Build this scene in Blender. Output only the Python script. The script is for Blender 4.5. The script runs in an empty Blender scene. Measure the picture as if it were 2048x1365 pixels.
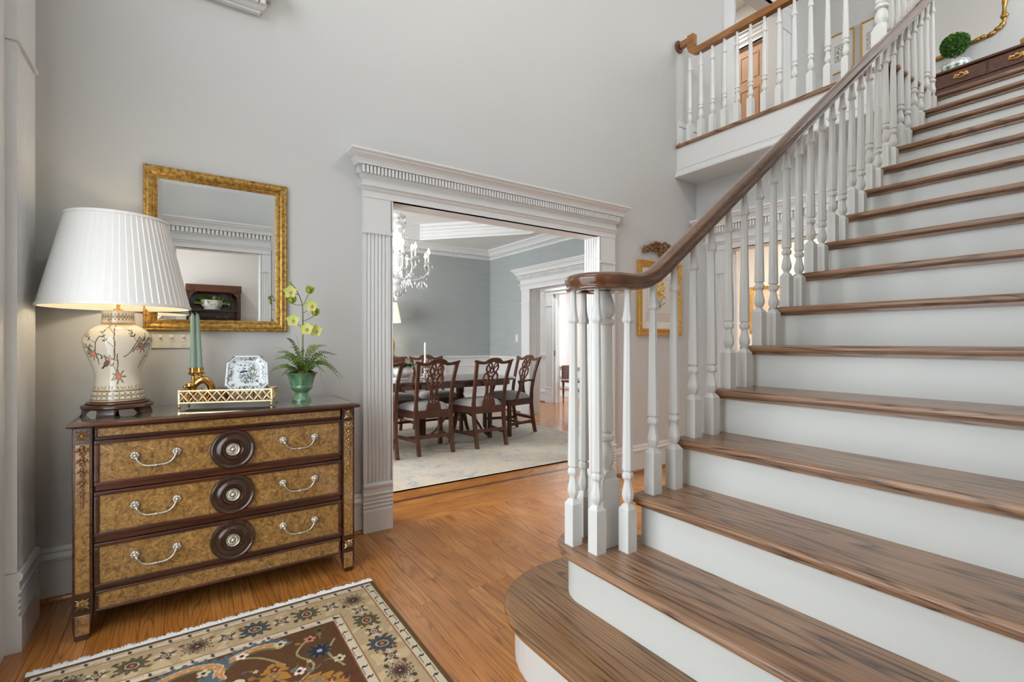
import bpy, math, random
import numpy as np
from mathutils import Vector, Matrix

sc = bpy.context.scene
COL = sc.collection
R = math.radians
PI = math.pi
RND = random.Random(7)

# ------------------------------------------------------------------ camera, world, lights, exposure
cam_d = bpy.data.cameras.new('camera')
cam = bpy.data.objects.new('camera', cam_d)
COL.objects.link(cam)
cam.location = (0, 0, 1.17)
cam.rotation_euler = (R(90), 0, R(-34.32))
cam_d.sensor_width = 36
cam_d.lens = 974 / 2048 * 36
cam_d.shift_y = 1.9 / 2048
cam_d.clip_start = 0.02
sc.camera = cam

sc.view_settings.view_transform = 'Standard'
sc.view_settings.look = 'None'
sc.view_settings.gamma = 1
sc.view_settings.use_curve_mapping = False
sc.view_settings.exposure = 0.12

world = bpy.data.worlds.new('world')
sc.world = world
world.use_nodes = True
wb = world.node_tree.nodes['Background']
wb.inputs[0].default_value = (0.86, 0.93, 1.0, 1)
wb.inputs[1].default_value = 3.0
sc.cycles.max_bounces = 6
sc.cycles.diffuse_bounces = 3
sc.cycles.glossy_bounces = 3
sc.cycles.transmission_bounces = 6
sc.cycles.adaptive_threshold = 0.09
sc.cycles.adaptive_min_samples = 16
sc.cycles.transparent_max_bounces = 16
sc.cycles.sample_clamp_indirect = 6
sc.cycles.caustics_reflective = False
sc.cycles.caustics_refractive = False
sc.cycles.use_denoising = True


def area(name, loc, rot, sx, sy, power, col=(1, 1, 1), spread=180):
    d = bpy.data.lights.new(name, 'AREA')
    d.shape = 'RECTANGLE'
    d.size, d.size_y = sx, sy
    d.energy = power
    d.color = col
    d.spread = R(spread)
    o = bpy.data.objects.new(name, d)
    COL.objects.link(o)
    o.location = loc
    o.rotation_euler = rot
    return o


def point(name, loc, power, col, rad=0.05):
    d = bpy.data.lights.new(name, 'POINT')
    d.energy = power
    d.color = col
    d.shadow_soft_size = rad
    o = bpy.data.objects.new(name, d)
    COL.objects.link(o)
    o.location = loc
    return o


DAY = (0.90, 0.95, 1.0)
WARM = (1.0, 0.86, 0.68)
# daylight at the glass of the modelled window openings (rotation points -Z of the lamp into the room)
area('daylight_entry', (-0.58, 1.30, 1.25), (0, R(-90), 0), 2.0, 1.9, 25, DAY)
area('daylight_upper_window', (-0.58, 1.30, 4.35), (0, R(-90), 0), 1.9, 2.2, 30, DAY)
area('daylight_dining_window', (-0.72, 5.4, 1.55), (0, R(-90), 0), 1.7, 2.2, 165, DAY)
area('daylight_kitchen_window', (9.2, 7.9, 1.7), (0, R(90), 0), 1.8, 2.6, 130, DAY)
area('daylight_study_window', (-2.08, -2.2, 1.5), (0, R(-90), 0), 1.6, 1.2, 50, DAY)
area('fill_upper_hall', (5.5, -0.94, 4.6), (R(-90), 0, R(180)), 1.5, 1.5, 45, DAY)  # added fill for the upper hall, its window is invented


# ------------------------------------------------------------------ helpers: colour, materials
def lin(c):
    c = c / 255.0
    return c / 12.92 if c <= 0.04045 else ((c + 0.055) / 1.055) ** 2.4


def S(r, g, b):
    return (lin(r), lin(g), lin(b), 1.0)


class NT:
    def __init__(self, name):
        self.m = bpy.data.materials.new(name)
        self.m.use_nodes = True
        self.t = self.m.node_tree
        self.b = self.t.nodes['Principled BSDF']
        self.out = self.t.nodes['Material Output']

    def n(self, typ, inputs=None, **props):
        nd = self.t.nodes.new(typ)
        for k, v in props.items():
            setattr(nd, k, v)
        for k, v in (inputs or {}).items():
            self.set(nd, k, v)
        return nd

    def set(self, nd, k, v):
        s = nd.inputs[k]
        if isinstance(v, bpy.types.NodeSocket):
            self.t.links.new(v, s)
        elif isinstance(v, bpy.types.Node):
            self.t.links.new(v.outputs[0], s)
        else:
            s.default_value = v

    def p(self, **kw):
        for k, v in kw.items():
            self.set(self.b, k.replace('_', ' '), v)
        return self

    def math(self, op, a, b=0.0):
        nd = self.n('ShaderNodeMath', operation=op)
        self.set(nd, 0, a)
        self.set(nd, 1, b)
        return nd.outputs[0]

    def ramp(self, fac, stops):
        nd = self.n('ShaderNodeValToRGB')
        self.set(nd, 0, fac)
        e = nd.color_ramp.elements
        while len(e) < len(stops):
            e.new(0.5)
        for i, (pos, c) in enumerate(stops):
            e[i].position = pos
            e[i].color = c
        return nd.outputs[0]

    def mix(self, fac, a, b, mode='MIX'):
        nd = self.n('ShaderNodeMix', data_type='RGBA', blend_type=mode)
        self.set(nd, 0, fac)
        self.set(nd, 6, a)
        self.set(nd, 7, b)
        return nd.outputs[2]

    def noise(self, vec, scale, detail=3, rough=0.5, dist=0.0):
        nd = self.n('ShaderNodeTexNoise', {'Scale': scale, 'Detail': detail, 'Roughness': rough, 'Distortion': dist})
        if vec is not None:
            self.set(nd, 'Vector', vec)
        return nd.outputs[0]

    def pos(self, scale=(1, 1, 1), obj=False, rnd=0.0):
        if obj:
            v = self.n('ShaderNodeTexCoord').outputs['Object']
        else:
            v = self.n('ShaderNodeNewGeometry').outputs['Position']
        if rnd:
            oi = self.n('ShaderNodeObjectInfo').outputs['Random']
            k = self.math('MULTIPLY', oi, rnd)
            cx = self.n('ShaderNodeCombineXYZ', {0: k, 1: k, 2: k})
            v = self.n('ShaderNodeVectorMath', {0: v, 1: cx.outputs[0]}, operation='ADD').outputs[0]
        return self.n('ShaderNodeVectorMath', {0: v, 1: scale}, operation='MULTIPLY').outputs[0]

    def bump(self, h, strength=0.2, dist=0.002):
        nd = self.n('ShaderNodeBump', {'Strength': strength, 'Distance': dist, 'Height': h})
        self.t.links.new(nd.outputs[0], self.b.inputs['Normal'])


M = {}


def simple(name, col, rough=0.5, metal=0.0, **kw):
    k = NT(name)
    k.p(Base_Color=col, Roughness=rough, Metallic=metal)
    k.p(**kw)
    M[name] = k.m
    return k


def paint(name, col, rough, var=0.03, sc_=1.5):
    k = NT(name)
    k.p(Base_Color=col, Roughness=rough)
    M[name] = k.m


paint('wall_paint', S(206, 205, 202), 0.55)
paint('wall_hall', S(222, 220, 216), 0.55)
paint('wall_warm', S(246, 236, 222), 0.6)
paint('trim_paint', S(226, 226, 224), 0.35, 0.01)
paint('ceiling_paint', S(236, 235, 232), 0.7)
paint('riser_paint', S(216, 217, 212), 0.38, 0.01)
paint('baluster_paint', S(226, 226, 222), 0.32, 0.01)


def oak(name, c_light, c_mid, c_dark, grain='Y', rough=0.32, rnd=30.0, tint=0.25, rings=9.0, coat=0.25, base=1.0, dark=0.75, obj=False):
    """open-grained oak: cathedral rings from a stretched noise, pores from a fine one"""
    k = NT(name)
    ax = {'X': (0.8, 9, 9), 'Y': (9, 0.8, 9), 'Z': (9, 9, 0.8)}[grain]
    fx = {'X': (3.5, 150, 150), 'Y': (150, 3.5, 150), 'Z': (150, 150, 3.5)}[grain]
    v = k.pos(tuple(a * base for a in ax), obj=obj, rnd=rnd)
    big = k.noise(v, 1.0, 1.5, 0.4, 0.35)
    ring = k.math('FRACT', k.math('MULTIPLY', big, rings))
    line = k.ramp(ring, [(0.0, (1, 1, 1, 1)), (0.07, (0.8, 0.8, 0.8, 1)), (0.24, (0.15, 0.15, 0.15, 1)), (0.80, (0, 0, 0, 1)), (1.0, (0.8, 0.8, 0.8, 1))])
    pv = k.pos(fx, obj=obj, rnd=rnd)
    pore = k.noise(pv, 1.0, 3, 0.6)
    pore_r = k.ramp(pore, [(0.46, (0.0, 0.0, 0.0, 1)), (0.66, (1, 1, 1, 1))])
    fac = k.math('MINIMUM', k.math('ADD', k.math('MULTIPLY', line, k.math('ADD', k.math('MULTIPLY', pore_r, 0.35), 0.65)), k.math('MULTIPLY', pore_r, 0.42)), 1.0)
    blot = k.noise(k.pos((3, 3, 3), obj=obj, rnd=rnd), 1.0, 2)
    basec = k.mix(k.ramp(blot, [(0.3, (0, 0, 0, 1)), (0.7, (1, 1, 1, 1))]), c_light, c_mid)
    oi = k.n('ShaderNodeObjectInfo').outputs['Random']
    basec = k.mix(k.math('MULTIPLY', oi, tint), basec, c_mid)
    col = k.mix(k.math('MULTIPLY', fac, dark), basec, c_dark)
    k.p(Base_Color=col, Roughness=rough, Coat_Weight=coat, Coat_Roughness=0.12)
    k.bump(k.math('MULTIPLY', fac, -1.0), 0.10, 0.001)
    M[name] = k.m


oak('floor_oak', S(206, 138, 68), S(178, 110, 48), S(94, 56, 24), 'Y', 0.26, 40, 0.6, 17, 0.4, dark=0.62)
oak('floor_oak_cross', S(206, 138, 68), S(178, 110, 48), S(94, 56, 24), 'X', 0.26, 40, 0.6, 17, 0.4, dark=0.62)
oak('inlay_oak', S(112, 68, 36), S(94, 56, 30), S(60, 36, 20), 'X', 0.3, 40, 0.4, 6, 0.3)
oak('tread_oak', S(174, 134, 102), S(152, 112, 82), S(52, 34, 25), 'Y', 0.33, 25, 0.15, 18, 0.2, 0.85, 0.9)
oak('step_oak', S(172, 128, 82), S(146, 104, 66), S(56, 38, 25), 'Y', 0.33, 25, 0.15, 18, 0.2, 0.85, 0.9)
oak('rail_oak', S(122, 78, 46), S(100, 61, 35), S(60, 36, 21), 'X', 0.18, 10, 0.0, 6, 0.7, 1.0, 0.5)
oak('balcony_rail_oak', S(178, 120, 62), S(150, 96, 46), S(96, 58, 28), 'Y', 0.3, 10, 0.0, 8, 0.3, 1.4)
oak('mahogany', S(108, 62, 38), S(82, 44, 26), S(44, 22, 14), 'Z', 0.45, 20, 0.3, 5, 0.05, 1.0, 0.6, obj=True)
oak('table_mahogany', S(104, 62, 42), S(80, 44, 30), S(48, 26, 18), 'X', 0.12, 20, 0.2, 5, 0.7, 1.0, 0.6)
oak('chest_wood', S(92, 47, 25), S(66, 33, 18), S(28, 14, 8), 'X', 0.26, 20, 0.2, 6, 0.4, 1.0, 0.7)
oak('dark_wood', S(66, 37, 22), S(50, 27, 16), S(28, 15, 9), 'Y', 0.22, 10, 0.1, 5, 0.6, 1.0, 0.6)
oak('tan_door', S(196, 152, 112), S(184, 138, 98), S(150, 106, 72), 'Z', 0.5, 10, 0.0, 4, 0.0, 1.0, 0.4)


def burl():
    k = NT('burl')
    v = k.pos((1, 1, 1), rnd=3)
    a = k.noise(v, 30, 5, 0.62, 2.0)
    b = k.noise(v, 60, 4, 0.6, 0.8)
    mixv = k.math('ADD', k.math('MULTIPLY', a, 0.65), k.math('MULTIPLY', b, 0.35))
    c = k.ramp(mixv, [(0.30, S(84, 56, 28)), (0.44, S(134, 98, 50)), (0.56, S(166, 124, 66)), (0.70, S(200, 156, 88))])
    w = k.noise(v, 17, 3, 0.5, 2.2)
    vein = k.ramp(k.math('ABSOLUTE', k.math('SUBTRACT', w, 0.5)), [(0.0, (1, 1, 1, 1)), (0.012, (0.5, 0.5, 0.5, 1)), (0.03, (0, 0, 0, 1))])
    c = k.mix(k.math('MULTIPLY', vein, 0.75), c, S(62, 44, 26))
    k.p(Base_Color=c, Roughness=0.30, Coat_Weight=1.0, Coat_Roughness=0.04, Specular_IOR_Level=0.5)
    M['burl'] = k.m


burl()


def gilt(name, c1, c2, rough, metal=0.75, scale=60.0):
    k = NT(name)
    a = k.noise(k.pos(rnd=2), scale, 4, 0.65)
    c = k.ramp(a, [(0.30, c1), (0.62, c2)])
    k.p(Base_Color=c, Roughness=rough, Metallic=metal)
    k.bump(a, 0.3, 0.002)
    M[name] = k.m


gilt('gilt', S(120, 84, 34), S(206, 164, 88), 0.38)
gilt('gilt_bright', S(190, 136, 60), S(236, 190, 108), 0.3, 0.7)
gilt('antique_brass', S(140, 108, 66), S(206, 178, 130), 0.32, 0.9, 300)
gilt('silvered', S(150, 144, 128), S(226, 222, 208), 0.28, 0.9, 400)
gilt('tray_brass', S(206, 168, 116), S(240, 212, 170), 0.3, 0.85, 30)
gilt('polished_brass', S(196, 148, 78), S(226, 184, 110), 0.14, 1.0, 8)
gilt('carved_wood', S(92, 58, 34), S(150, 104, 62), 0.45, 0.1, 80)
simple('mirror_glass', (0.93, 0.94, 0.93, 1), 0.004, 1.0)
simple('black', S(24, 22, 22), 0.4)
simple('navy_felt', S(30, 36, 58), 0.35)
simple('glass_top', S(118, 108, 92), 0.03, 0.0, Coat_Weight=1.0, Coat_Roughness=0.02, Specular_IOR_Level=0.8)
simple('switch_plastic', S(226, 222, 210), 0.35)
simple('wax_green', S(142, 166, 152), 0.42, 0.0, Subsurface_Weight=0.0)
simple('wax_white', S(240, 236, 226), 0.4)
simple('china_white', S(236, 238, 238), 0.1, 0.0, Coat_Weight=0.6)
simple('silver', S(220, 220, 216), 0.12, 1.0)
simple('shade_lining', S(244, 236, 214), 0.7)
simple('steel', S(150, 146, 140), 0.3, 0.9)
simple('leaf_green', S(94, 122, 48), 0.45)
simple('leaf_dark', S(62, 86, 40), 0.5)
simple('leaf_olive', S(130, 144, 66), 0.5)
simple('stem_green', S(128, 120, 70), 0.55)
simple('petal', S(206, 212, 116), 0.5, 0.0, Subsurface_Weight=0.0)
simple('petal_deep', S(176, 190, 84), 0.5)
simple('lip', S(206, 150, 160), 0.5)
simple('moss', S(86, 74, 40), 0.9)
simple('boxwood', S(58, 104, 36), 0.45)
simple('boxwood_light', S(104, 150, 58), 0.45)
simple('twig', S(120, 84, 52), 0.7)
simple('fringe', S(240, 240, 240), 0.85)
simple('rug_edge', S(88, 66, 42), 0.9)
simple('paper', S(240, 236, 226), 0.7)
simple('print_paper', S(222, 214, 200), 0.7)
simple('cord_black', S(20, 19, 19), 0.5)
simple('bronze_box', S(126, 96, 66), 0.35, 0.1)
simple('white_panel', S(240, 240, 240), 0.45)
simple('ceramic_grey', S(208, 206, 200), 0.5)
k = simple('bulb_glow', (1, 0.93, 0.8, 1), 0.4)
k.p(Emission_Color=(1, 0.9, 0.72, 1), Emission_Strength=14.0)
k = simple('shade_glow', S(250, 236, 205), 0.8)
k.p(Emission_Color=(1, 0.84, 0.58, 1), Emission_Strength=0.75)
k = simple('fill_disc_glow', (1, 1, 1, 1), 0.5)
k.p(Emission_Color=(1, 0.93, 0.82, 1), Emission_Strength=8.0)

for nm_ in ('bulb_glow', 'shade_glow', 'fill_disc_glow'):
    M[nm_].cycles.emission_sampling = 'NONE'

k = NT('crystal')
k.p(Base_Color=(0.97, 0.97, 0.97, 1), Roughness=0.06, Transmission_Weight=0.35, IOR=1.55, Specular_IOR_Level=0.8)
M['crystal'] = k.m

k = NT('window_glass')
tr = k.n('ShaderNodeBsdfTransparent', {0: (0.97, 0.98, 0.98, 1)})
gl = k.n('ShaderNodeBsdfGlossy', {'Roughness': 0.02})
mx = k.n('ShaderNodeMixShader', {0: 0.06, 1: tr.outputs[0], 2: gl.outputs[0]})
k.t.links.new(mx.outputs[0], k.out.inputs[0])
M['window_glass'] = k.m

k = NT('shade_fabric')
fz = k.noise(k.pos((400, 400, 60)), 1.0, 2)
cc = k.mix(fz, S(240, 238, 234), S(228, 226, 222))
k.p(Base_Color=cc, Roughness=0.75)
M['shade_fabric'] = k.m

k = NT('grasscloth')
a = k.noise(k.pos((2.5, 2.5, 85)), 1.0, 4, 0.7)
b = k.noise(k.pos((3.2, 3.2, 0.2)), 1.0, 1)
c = k.mix(a, S(192, 196, 194), S(148, 155, 154))
c = k.mix(k.math('MULTIPLY', b, 0.35), c, S(150, 156, 154))
k.p(Base_Color=c, Roughness=0.75)
k.bump(a, 0.25, 0.002)
M['grasscloth'] = k.m

k = NT('seat_fabric')
a = k.n('ShaderNodeTexWave', {'Scale': 60.0, 'Distortion': 0.6, 'Vector': k.pos(obj=True)}, bands_direction='X')
c = k.mix(a.outputs['Fac'], S(196, 190, 182), S(150, 150, 152))
k.p(Base_Color=c, Roughness=0.8)
M['seat_fabric'] = k.m

k = NT('dining_rug')
v = k.pos()
a = k.noise(v, 5.5, 6, 0.65, 1.2)
b = k.noise(v, 26, 4, 0.6, 0.8)
w1 = k.n('ShaderNodeTexVoronoi', {'Scale': 3.2, 'Vector': v}, feature='SMOOTH_F1')
mm = k.math('ADD', k.math('MULTIPLY', a, 0.7), k.math('MULTIPLY', b, 0.3))
c = k.ramp(mm, [(0.34, S(154, 150, 147)), (0.45, S(188, 180, 168)), (0.53, S(202, 190, 172)), (0.62, S(198, 172, 134)), (0.72, S(170, 161, 152))])
c = k.mix(k.ramp(w1.outputs[0], [(0.25, (0.3, 0.3, 0.3, 1)), (0.4, (0, 0, 0, 1))]), c, S(160, 158, 158))
k.p(Base_Color=c, Roughness=0.95)
k.bump(b, 0.3, 0.004)
M['dining_rug'] = k.m

k = NT('celadon')
a = k.noise(k.pos((40, 40, 6)), 1.0, 3)
c = k.ramp(a, [(0.3, S(58, 104, 74)), (0.55, S(94, 138, 102)), (0.75, S(128, 150, 106))])
k.p(Base_Color=c, Roughness=0.12, Coat_Weight=0.7)
M['celadon'] = k.m

for nm_, rg_, ct_ in (('painted_china', 0.14, 0.6), ('rug_pile', 0.95, 0.0), ('print_art', 0.6, 0.0)):
    k = NT(nm_)
    at = k.n('ShaderNodeAttribute', attribute_name='Col')
    k.p(Base_Color=at.outputs['Color'], Roughness=rg_, Coat_Weight=ct_, Coat_Roughness=0.05)
    if nm_ == 'rug_pile':
        k.p(Specular_IOR_Level=0.1)
        k.bump(k.noise(k.pos(), 900, 2), 0.35, 0.002)
    M[nm_] = k.m


# ------------------------------------------------------------------ helpers: meshes and objects
class MB:
    def __init__(s):
        s.v, s.f = [], []

    def add(s, vs, fs):
        b = len(s.v)
        s.v += [tuple(p) for p in vs]
        s.f += [tuple(i + b for i in q) for q in fs]
        return s

    def box(s, x0, x1, y0, y1, z0, z1, T=None):
        vs = [(x, y, z) for z in (z0, z1) for y in (y0, y1) for x in (x0, x1)]
        if T:
            vs = [T(*p) for p in vs]
        return s.add(vs, [(0, 2, 3, 1), (4, 5, 7, 6), (0, 1, 5, 4), (2, 6, 7, 3), (0, 4, 6, 2), (1, 3, 7, 5)])

    def prism(s, poly, a, b, T):
        """polygon (p, q) extruded from a to b; T(p, q, t) gives the point"""
        n = len(poly)
        vs = [T(p, q, a) for p, q in poly] + [T(p, q, b) for p, q in poly]
        fs = [tuple(range(n - 1, -1, -1)), tuple(range(n, 2 * n))]
        fs += [(i, (i + 1) % n, n + (i + 1) % n, n + i) for i in range(n)]
        return s.add(vs, fs)

    def lathe(s, prof, n=24, c=(0, 0, 0), ph=0.0, cap=True, sx=1, sy=1):
        vs = []
        for r, z in prof:
            for i in range(n):
                a = 2 * PI * i / n + ph
                vs.append((c[0] + r * math.cos(a) * sx, c[1] + r * math.sin(a) * sy, c[2] + z))
        fs = []
        for j in range(len(prof) - 1):
            for i in range(n):
                k2 = (i + 1) % n
                fs.append((j * n + i, j * n + k2, (j + 1) * n + k2, (j + 1) * n + i))
        if cap:
            fs.append(tuple(range(n - 1, -1, -1)))
            fs.append(tuple(range((len(prof) - 1) * n, len(prof) * n)))
        return s.add(vs, fs)

    def tube(s, pts, rad, n=8, closed=False, cap=True, flat=1.0):
        pts = [Vector(p) for p in pts]
        m = len(pts)
        rads = rad if isinstance(rad, (list, tuple)) else [rad] * m
        vs, fs = [], []
        up = Vector((0, 0, 1))
        prev = None
        for i, p in enumerate(pts):
            if closed:
                t = pts[(i + 1) % m] - pts[i - 1]
            else:
                t = pts[min(i + 1, m - 1)] - pts[max(i - 1, 0)]
            if t.length < 1e-9:
                t = Vector((0, 0, 1))
            t.normalize()
            if prev is None:
                ref = up if abs(t.z) < 0.95 else Vector((1, 0, 0))
                a = t.cross(ref).normalized()
            else:
                a = (prev - t * prev.dot(t))
                if a.length < 1e-6:
                    a = t.cross(up)
                a.normalize()
            prev = a
            b = t.cross(a)
            for q in range(n):
                w = 2 * PI * q / n
                vs.append(p + a * (math.cos(w) * rads[i]) + b * (math.sin(w) * rads[i] * flat))
        rng = m if closed else m - 1
        for i in range(rng):
            for q in range(n):
                q2 = (q + 1) % n
                i2 = (i + 1) % m
                fs.append((i * n + q, i * n + q2, i2 * n + q2, i2 * n + q))
        if cap and not closed:
            fs.append(tuple(range(n - 1, -1, -1)))
            fs.append(tuple(range((m - 1) * n, m * n)))
        return s.add(vs, fs)

    def sphere(s, c, r, nu=12, nv=8, sc3=(1, 1, 1)):
        prof = [(r * math.sin(PI * j / nv) + 1e-5, -r * math.cos(PI * j / nv)) for j in range(nv + 1)]
        mb = MB().lathe(prof, nu, cap=False)
        return s.add([(c[0] + x * sc3[0], c[1] + y * sc3[1], c[2] + z * sc3[2]) for x, y, z in mb.v], mb.f)

    def ribbon(s, pts, w, t0, t1, T):
        """flat stroke of width w (number or list) along 2D pts, from depth t0 to t1"""
        pts = [Vector(p) for p in pts]
        m = len(pts)
        ws = w if isinstance(w, (list, tuple)) else [w] * m
        L, Rr = [], []
        for i, p in enumerate(pts):
            t = pts[min(i + 1, m - 1)] - pts[max(i - 1, 0)]
            t.normalize()
            nn = Vector((-t.y, t.x))
            L.append(p + nn * ws[i] / 2)
            Rr.append(p - nn * ws[i] / 2)
        vs = []
        for i in range(m):
            vs += [T(L[i].x, L[i].y, t0), T(Rr[i].x, Rr[i].y, t0), T(Rr[i].x, Rr[i].y, t1), T(L[i].x, L[i].y, t1)]
        fs = [(0, 1, 2, 3), (4 * m - 1, 4 * m - 2, 4 * m - 3, 4 * m - 4)]
        for i in range(m - 1):
            for q in range(4):
                q2 = (q + 1) % 4
                fs.append((4 * i + q, 4 * i + 4 + q, 4 * i + 4 + q2, 4 * i + q2))
        return s.add(vs, fs)

    def mesh(s, name, smooth=None, fix=True):
        me = bpy.data.meshes.new(name)
        me.from_pydata([tuple(p) for p in s.v], [], s.f)
        if fix:
            import bmesh
            bm = bmesh.new()
            bm.from_mesh(me)
            bmesh.ops.recalc_face_normals(bm, faces=bm.faces)
            bm.to_mesh(me)
            bm.free()
        if smooth is not None:
            me.shade_smooth()
            if smooth < 180:
                me.set_sharp_from_angle(angle=R(smooth))
        me.update()
        return me

    def build(s, name, mat, parent=None, smooth=None, bevel=0, seg=2, local=False, fix=True):
        if not local and parent is not None:
            o = origin(parent)
            s.v = [(p[0] - o[0], p[1] - o[1], p[2] - o[2]) for p in s.v]
        me = s.mesh(name, smooth, fix)
        return link(name, me, mat, parent, bevel, seg)


def origin(o):
    v = Vector((0, 0, 0))
    while o is not None:
        v += o.location
        o = o.parent
    return v


def link(name, me, mat, parent=None, bevel=0, seg=2):
    o = bpy.data.objects.new(name, me)
    COL.objects.link(o)
    if mat is not None and not me.materials:
        me.materials.append(M[mat] if isinstance(mat, str) else mat)
    o.parent = parent
    if bevel:
        b = o.modifiers.new('bevel', 'BEVEL')
        b.width = bevel
        b.segments = seg
        b.limit_method = 'ANGLE'
        b.angle_limit = R(40)
    return o


def tag(o, label=None, cat=None, group=None, kind=None):
    if label:
        o['label'] = label
    if cat:
        o['category'] = cat
    if group:
        o['group'] = group
    if kind:
        o['kind'] = kind
    return o


def thing(name, label, cat, loc=(0, 0, 0), rz=0.0, group=None, kind=None):
    o = bpy.data.objects.new(name, None)
    o.empty_display_size = 0.1
    COL.objects.link(o)
    o.location = loc
    o.rotation_euler = (0, 0, rz)
    return tag(o, label, cat, group, kind)


def struct(name, mb, mat, label, cat, bevel=0, smooth=None):
    o = mb.build(name, mat, None, smooth, bevel)
    return tag(o, label, cat, None, 'structure')


def copy_tree(o, parent=None):
    c = o.copy()
    COL.objects.link(c)
    c.parent = parent
    for ch in list(o.children):
        copy_tree(ch, c)
    return c


def copy_at(o, loc, parent):
    c = o.copy()
    COL.objects.link(c)
    c.parent = parent
    c.location = loc
    return c


def bez(p0, p1, p2, p3, n=12):
    out = []
    for i in range(n + 1):
        t = i / n
        a = (1 - t) ** 3
        b = 3 * (1 - t) ** 2 * t
        c = 3 * (1 - t) * t * t
        d = t ** 3
        out.append(tuple(a * w + b * x + c * y + d * z for w, x, y, z in zip(p0, p1, p2, p3)))
    return out


def spline(pts, n=8):
    """Catmull-Rom through the points"""
    out = []
    m = len(pts)
    for i in range(m - 1):
        p0, p1, p2, p3 = pts[max(i - 1, 0)], pts[i], pts[i + 1], pts[min(i + 2, m - 1)]
        for j in range(n):
            t = j / n
            out.append(tuple(0.5 * (2 * b + (c - a) * t + (2 * a - 5 * b + 4 * c - d) * t * t + (3 * b - a - 3 * c + d) * t ** 3)
                             for a, b, c, d in zip(p0, p1, p2, p3)))
    out.append(tuple(pts[-1]))
    return out


# painted surfaces: a canvas in metres, later stored as colour attribute on a fine grid
class Canvas:
    def __init__(s, w, h, nx, ny, bg):
        s.w, s.h, s.nx, s.ny = w, h, nx, ny
        s.X, s.Y = np.meshgrid(np.linspace(0, w, nx), np.linspace(0, h, ny), indexing='ij')
        s.C = np.empty((nx, ny, 3))
        s.C[:] = S(*bg)[:3]

    def win(s, x0, x1, y0, y1):
        i0 = max(0, int(x0 / s.w * (s.nx - 1)) - 1)
        i1 = min(s.nx, int(x1 / s.w * (s.nx - 1)) + 3)
        j0 = max(0, int(y0 / s.h * (s.ny - 1)) - 1)
        j1 = min(s.ny, int(y1 / s.h * (s.ny - 1)) + 3)
        return (slice(i0, max(i0, i1)), slice(j0, max(j0, j1)))

    def put(s, w, m, col):
        s.C[w][m] = S(*col)[:3]

    def rect(s, x0, x1, y0, y1, col):
        w = s.win(x0, x1, y0, y1)
        X, Y = s.X[w], s.Y[w]
        s.put(w, (X >= x0) & (X <= x1) & (Y >= y0) & (Y <= y1), col)

    def ell(s, x, y, a, b, col, rot=0.0):
        r = max(a, b)
        w = s.win(x - r, x + r, y - r, y + r)
        X, Y = s.X[w] - x, s.Y[w] - y
        ca, sa = math.cos(rot), math.sin(rot)
        s.put(w, ((X * ca + Y * sa) / a) ** 2 + ((-X * sa + Y * ca) / b) ** 2 <= 1, col)

    def star(s, x, y, r, n, amp, col, rot=0.0, sq=1.0):
        w = s.win(x - r * 1.4, x + r * 1.4, y - r * 1.4, y + r * 1.4)
        X, Y = s.X[w] - x, (s.Y[w] - y) / sq
        th = np.arctan2(Y, X)
        s.put(w, np.hypot(X, Y) <= r * (1 + amp * np.cos(n * (th - rot))), col)

    def line(s, pts, wd, col):
        for (x0, y0), (x1, y1) in zip(pts[:-1], pts[1:]):
            w = s.win(min(x0, x1) - wd, max(x0, x1) + wd, min(y0, y1) - wd, max(y0, y1) + wd)
            X, Y = s.X[w], s.Y[w]
            dx, dy = x1 - x0, y1 - y0
            L = dx * dx + dy * dy + 1e-12
            t = np.clip(((X - x0) * dx + (Y - y0) * dy) / L, 0, 1)
            s.put(w, (X - x0 - t * dx) ** 2 + (Y - y0 - t * dy) ** 2 <= (wd / 2) ** 2, col)

    def leaf(s, x, y, L, wd, rot, col):
        cx, cy = x + math.cos(rot) * L / 2, y + math.sin(rot) * L / 2
        s.ell(cx, cy, L / 2, wd / 2, col, rot)


def painted_grid(name, cv, T, mat, parent, thick=None, smooth=True):
    """grid of cv.nx x cv.ny points placed by T(x, y) arrays -> x, y, z arrays, carrying the canvas colours"""
    nx, ny = cv.nx, cv.ny
    px, py, pz = T(cv.X, cv.Y)
    co = np.stack([px, py, pz], -1).reshape(-1, 3)
    idx = np.arange(nx * ny).reshape(nx, ny)
    q = np.stack([idx[:-1, :-1], idx[1:, :-1], idx[1:, 1:], idx[:-1, 1:]], -1).reshape(-1, 4)
    me = bpy.data.meshes.new(name)
    me.vertices.add(len(co))
    me.vertices.foreach_set('co', co.ravel())
    me.loops.add(q.size)
    me.loops.foreach_set('vertex_index', q.ravel().astype(np.int32))
    me.polygons.add(len(q))
    me.polygons.foreach_set('loop_start', np.arange(0, q.size, 4, dtype=np.int32))
    me.update(calc_edges=True)
    a = me.color_attributes.new('Col', 'FLOAT_COLOR', 'POINT')
    rgba = np.ones((nx * ny, 4))
    rgba[:, :3] = cv.C.reshape(-1, 3)
    a.data.foreach_set('color', rgba.ravel())
    if smooth:
        me.shade_smooth()
    me.validate()
    return link(name, me, mat, parent)


# ------------------------------------------------------------------ architecture
F2 = 3.075          # upper floor
RI = 0.1922         # riser
RUN = 0.2575
CE = 5.75           # upper ceiling


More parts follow.
